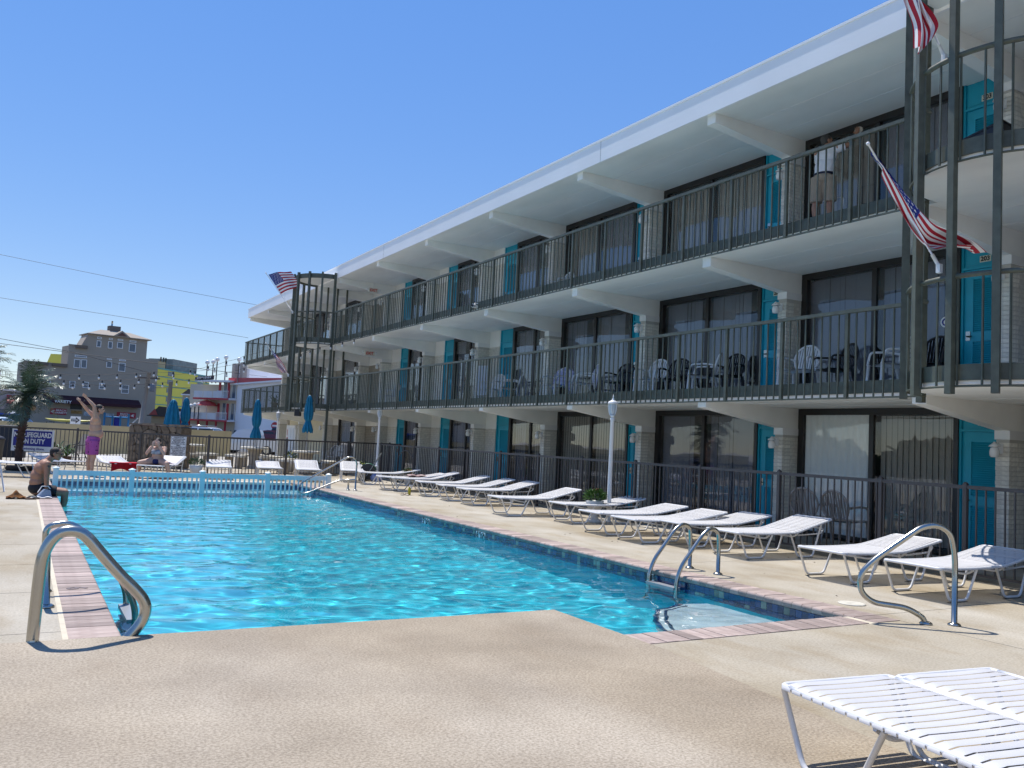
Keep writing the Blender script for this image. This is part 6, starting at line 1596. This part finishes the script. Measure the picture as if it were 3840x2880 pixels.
MB().prism([(-.3, 2.3), (.0, 2.3), (.75, 3.15), (2.2, 3.05), (2.4, 2.2), (-.3, 2.2)], (0, -.35, 0), (1,0,0), (0,0,1), (0, 4.5, 0)).build('roof', mat('dark_shingle', (.05, .045, .042), .9), h2)
MB().prism([(-.12, 2.32), (.70, 2.32), (.42, 2.92)], (0, -.37, 0), (1,0,0), (0,0,1), (0, .015, 0)).build('gable_panel', mat('red_gable', (.28, .06, .05), .8), h2)
fwin(h2, 1.5, 1.9, 1.0, 1.7, M_white)
lb = thing('low_grey_building', 'long low grey shopfront with a red awning at the left edge', 'building', (-9, 118, 0), R(6), 'buildings beyond the street')
MB().box(0, 9.0, 0, 8, 0, 4.6).build('wall', mat('grey_siding', (.30, .30, .33), .85, noise=.1, nscale=.6), lb); MB().box(-.1, 9.1, -.2, 8, 4.6, 4.8).build('parapet', M_wm, lb)
MB().box(0, 9, -.03, -.0, 1.0, 2.4).build('shop_window', M_wglass, lb)
MB().prism([(0, 4.1), (-1.2, 3.3), (-1.2, 3.05), (0, 3.05)], (7.3, 0, 0), (0, 1, 0), (0, 0, 1), (1.6, 0, 0)).build('red_awning', M_trim, lb)
t = thing('patio_umbrella', 'small white pointed umbrella on a yellow post at the left edge', 'umbrella', (-.62, 69.5, 0))
MB().lathe([(.42, 1.62), (.2, 1.82), (.02, 1.95)], 8, smooth=False).build('canopy', M_white, t); MB().tube([(0, 0, 0), (0, 0, 1.9)], .06, 6).build('umbrella_pole', mat('post_yellow', (.35, .33, .12), .7), t)
# far row of low houses closing the street on the right and left
for k, (x, y, w_, h, c) in enumerate(((-60, 150, 18, 6.5, (.42, .40, .38)), (-38, 155, 16, 7.5, (.5, .46, .40)), (-20, 160, 10, 6.0, (.38, .40, .43)), (30, 150, 20, 6, (.45, .42, .38)))):
    t = thing('far_house', ('pale grey', 'cream', 'blue grey', 'sand coloured')[k]+' flat roofed house far off at the end of the street', 'building', (x, y, 0), 0, 'buildings beyond the street')
    MB().box(0, w_, 0, 10, 0, h).build('wall', mat('far_wall_%d' % k, c, .9), t); MB().box(-.3, w_+.3, -.3, 10.3, h, h+.3).build('roof', M_terrace, t)
    for j in range(int(w_/3)): fwin(t, 1+j*3, 2.2+j*3, h-2.4, h-1.0)
# utility poles and signs
def pole(x0, y0, x1_, y1_, h, r, lab, arm=True):
    t = thing('utility_pole', lab, 'utility pole', (x0, y0, 0))
    MB().tube([(0, 0, 0), (x1_-x0, y1_-y0, h)], [r*1.3, r], 8).build('pole_shaft', mat('weathered_pole', (.33, .29, .25), .9), t)
    T = Vector((x1_-x0, y1_-y0, h))
    if arm:
        MB().box(T.x-.9, T.x+.9, T.y-.06, T.y+.06, T.z-.5, T.z-.36).build('cross_arm', M_terrace, t)
        MB().lathe([(.2, 0), (.22, .1), (.22, .6), (.1, .7)], 10, c=(T.x+.3, T.y-.3, T.z-1.6)).build('transformer', mat('transformer_grey', (.2, .2, .21), .6), t)
        for k in (-.7, 0, .7): MB().lathe([(.04, 0), (.06, .06), (.03, .14)], 8, c=(T.x+k, T.y, T.z-.36)).build('insulator', M_mark, t)
pole(9.0, 81.2, 9.43, 81.0, 5.9, .17, 'utility pole with transformer at the edge of the taupe block')
pole(10.37, 74.68, 10.39, 74.67, 4.95, .15, 'plain grey pole in front of the yellow hotel', False)
def wire(pts, r, lab, grp='overhead wires'):
    P = []
    for a, c in zip(pts, pts[1:]):
        for i in range(12): P.append(mix(a, c, i/12))
    P.append(Vector(pts[-1])); 
    t = MB().tube(P, r, 5).build('overhead_wire', mat('wire_black', (.03, .03, .035), .6), None); tag(t, lab, 'wire', grp)
wire([(-9, 48.2, 9.95), (-1.48, 46.9, 9.08), (4.26, 45.93, 8.43), (10.6, 45.9, 8.0)], .009, 'upper thin wire crossing the sky to the far roof corner')
wire([(-9, 48.0, 7.7), (-1.32, 46.81, 7.02), (4.38, 45.86, 6.59), (10.0, 45.7, 6.2)], .009, 'lower thin wire crossing the sky to the top balcony')
wire([(-14, 78.5, 8.0), (-1.89, 77.07, 7.1), (7.44, 75.2, 6.5), (17.68, 72.81, 5.91)], .022, 'thick black cable across the taupe block')
wire([(-14, 77.2, 8.6), (-1.92, 77.09, 7.48), (3.2, 78.77, 7.03), (9.6, 80.9, 5.9)], .02, 'black cable running to the utility pole')
wire([(9.1, 81, 4.6), (16, 84, 5.2)], .02, 'cable leaving the utility pole towards the white motel')
# festoon lights strung over the picnic tables
M_bulb = mat('bulb_glass', (.75, .76, .76), .1); M_sock = M_black
bm_ = MB().lathe([(.014, 0), (.032, -.025), (.037, -.055), (.024, -.085), (.0, -.092)], 8).mesh('bulb', M_bulb)
bs_ = MB().lathe([(.022, .09), (.026, .04), (.02, 0)], 8).mesh('socket', M_sock)
def festoon(pts, lab, start=0):
    P0 = Vector(pts[0]); t = thing('festoon_light', lab, 'string light', P0, 0, 'festoon lights over the tables')
    P = []
    for a, c in zip(pts, pts[1:]):
        n = 6
        for i in range(n): q = mix(a, c, i/n); P.append(q-P0-Vector((0, 0, .03*math.sin(PI*i/n))))
    P.append(Vector(pts[-1])-P0)
    MB().tube(P, .006, 5).build('light_cord', mat('wire_black', (.03, .03, .035), .6), t)
    for p in pts[start:-1]:
        q = Vector(p)-P0; s_ = put('socket', bs_, t, q-Vector((0, 0, .10))); put('bulb', bm_, s_)
festoon([(-4.0, 34.2, 3.1), (-2.4, 34.0, 3.03), (-.76, 33.83, 3.01), (-.1, 33.83, 2.99), (.48, 33.83, 2.97), (1.07, 33.83, 3.02), (1.66, 33.82, 3.05), (2.29, 33.8, 3.11), (2.87, 33.78, 3.17), (3.5, 33.75, 3.25), (4.09, 33.72, 3.35), (4.74, 33.68, 3.40), (5.34, 33.64, 3.52), (5.96, 33.59, 3.71), (6.6, 33.54, 3.95), (7.22, 33.49, 4.2), (8.6, 33.2, 4.75)], 'top string of festoon bulbs in front of the taupe block', 1)
festoon([(-4.0, 34.0, 2.7), (-1.5, 33.9, 2.85), (.07, 33.83, 2.9), (.57, 33.83, 2.84), (1.19, 33.82, 2.82), (1.8, 33.81, 2.84), (2.4, 33.79, 2.9), (3.0, 33.77, 2.98), (3.6, 33.74, 3.06), (4.18, 33.71, 3.18), (4.77, 33.67, 3.3), (5.5, 33.6, 3.48), (6.19, 33.57, 3.67), (7.23, 33.48, 3.98), (8.5, 33.2, 4.4)], 'middle string of festoon bulbs in front of the taupe block', 2)
festoon([(-4.0, 33.8, 2.4), (-1.5, 33.85, 2.6), (.39, 33.83, 2.72), (.95, 33.82, 2.69), (1.48, 33.81, 2.70), (2.0, 33.79, 2.72), (2.5, 33.78, 2.75), (3.01, 33.76, 2.79), (3.47, 33.74, 2.84), (3.95, 33.71, 2.91), (4.41, 33.69, 2.98), (4.89, 33.66, 3.08), (5.31, 33.63, 3.17), (5.78, 33.59, 3.26), (6.63, 33.52, 3.53), (7.25, 33.47, 3.74), (8.5, 33.2, 4.1)], 'lowest string of festoon bulbs in front of the taupe block', 2)
festoon([(9.0, 32.0, 4.35), (9.25, 31.7, 4.50), (9.5, 31.3, 4.62), (9.62, 30.4, 4.66), (9.7, 29.3, 4.68), (9.74, 28.2, 4.69), (9.80, 26.6, 4.74)], 'string of festoon bulbs along the edge of the top balcony', 0)
t = thing('festoon_mast', 'thin red and white mast at the left edge holding the festoon strings', 'pole', (-1.5, 33.9, 0))
for k in range(8): MB().tube([(0, 0, k*.42), (0, 0, (k+1)*.42)], .035, 8).build('mast_band', (M_white, M_trim)[k % 2], t)
# flood lamps and ice chest by the far end
ic = thing('ice_chest', 'white ice chest with red ICE lettering against the cream wall', 'ice chest', (12.0, 43.6, 0), -PI/2)
MB().box(-.85, .85, -.0, .7, .1, 1.72).build('chest_body', M_white, ic)
for u in (-.18, .34): MB().box(u-.23, u+.23, -.03, -.003, .25, 1.6).build('chest_door', mat('ice_white', (.68, .72, .76), .4), ic)
lettering('ice_lettering', 'I\nC\nE', .40, M_red, ic, (-.62, -.012, .95), bold=.02)
ne = thing('no_entry_sign', 'round red no entry sign in front of the white motel', 'sign', (15.95, 62.28, 0), -.5)
MB().tube([(0, -.02, 1.76), (0, .0, 1.76)], .27, 20).build('sign_disc', M_red, ne); MB().box(-.19, .19, -.028, -.021, 1.70, 1.82).build('white_bar', M_signwhite, ne); MB().tube([(0, .03, 0), (0, .03, 1.9)], .03, 6).build('sign_post', M_steel, ne)
# flower box and bicycle-like plant stand on the lower far balcony
pot_plant(10.4, 41.0, 1.0, 'spiky plant in a pot on the far lower balcony', M_leafd); bpy.data.objects[[o.name for o in COL.objects if o.name.startswith('potted_plant')][-1]].location.z = FL[1]
# shrub hedge and trees across the parking lot (seen in the window reflections)
rr = random.Random(2); b = MB()
b.grid(lambda u, v: (-47.5+1.2*math.sin(40*u+9*v), -45+105*u, (3.0+1.2*math.sin((-45+105*u)*.21)+.9*math.sin((-45+105*u)*.53+1))*v+(.5*math.sin(130*u) if v > .9 else 0)), 160, 10)
for _ in range(5200):
    y = rr.uniform(-45, 60); h = 3.2+1.4*math.sin(y*.21)+1.1*math.sin(y*.53+1); z = h*rr.random()**.7; c = Vector((-46+rr.uniform(-2.5, 2.5), y, z)); s_ = rr.uniform(.35, .8)
    d1 = Vector((rr.uniform(-1, 1), rr.uniform(-1, 1), rr.uniform(-1, 1))).normalized(); d2 = d1.orthogonal().normalized()
    b.add([c-d1*s_, c+d2*s_*.6, c+d1*s_, c-d2*s_*.6], [(0,1,2,3)])
tag(b.build('treeline', mat('treeline_leaf', (.035, .065, .025), .8, noise=.5, nscale=.8)), kind='stuff')

# small fittings on the balconies
t = thing('security_camera', 'small white security camera fixed below the top balcony railing', 'camera', (9.86, 19.4, 4.86), 0)
MB().tube([(.10, 0, .06), (0, 0, .06), (0, 0, 0)], .014, 6).build('camera_arm', M_white, t); MB().tube([(-.10, -.07, -.02), (.07, .05, -.02)], .05, 12).build('camera_housing', M_white, t); MB().tube([(-.125, -.088, -.02), (-.10, -.07, -.02)], .036, 12).build('lens', M_black, t)
stk = MB().tube([(0, 0, 0), (.002, 0, 0)], .085, 20).build('window_sticker', M_white, None, (12.316, 8.10, 3.60)); tag(stk, 'round white sticker on the window glass beside door 203', 'sticker')
MB().tube([(-.0012, .048*math.cos(k*PI/10), .048*math.sin(k*PI/10)) for k in range(20)], .012, 5, closed=True).build('sticker_ring', M_signblue, stk)
sp = thing('loudspeaker', 'black loudspeaker hanging under the far cage balcony', 'speaker', (8.95, 31.75, 2.13), R(-40))
MB().box(-.10, .10, -.09, .09, -.14, .10).build('speaker_body', M_black, sp); MB().tube([(0, 0, .10), (0, 0, .2)], .015, 6).build('bracket', M_black, sp)
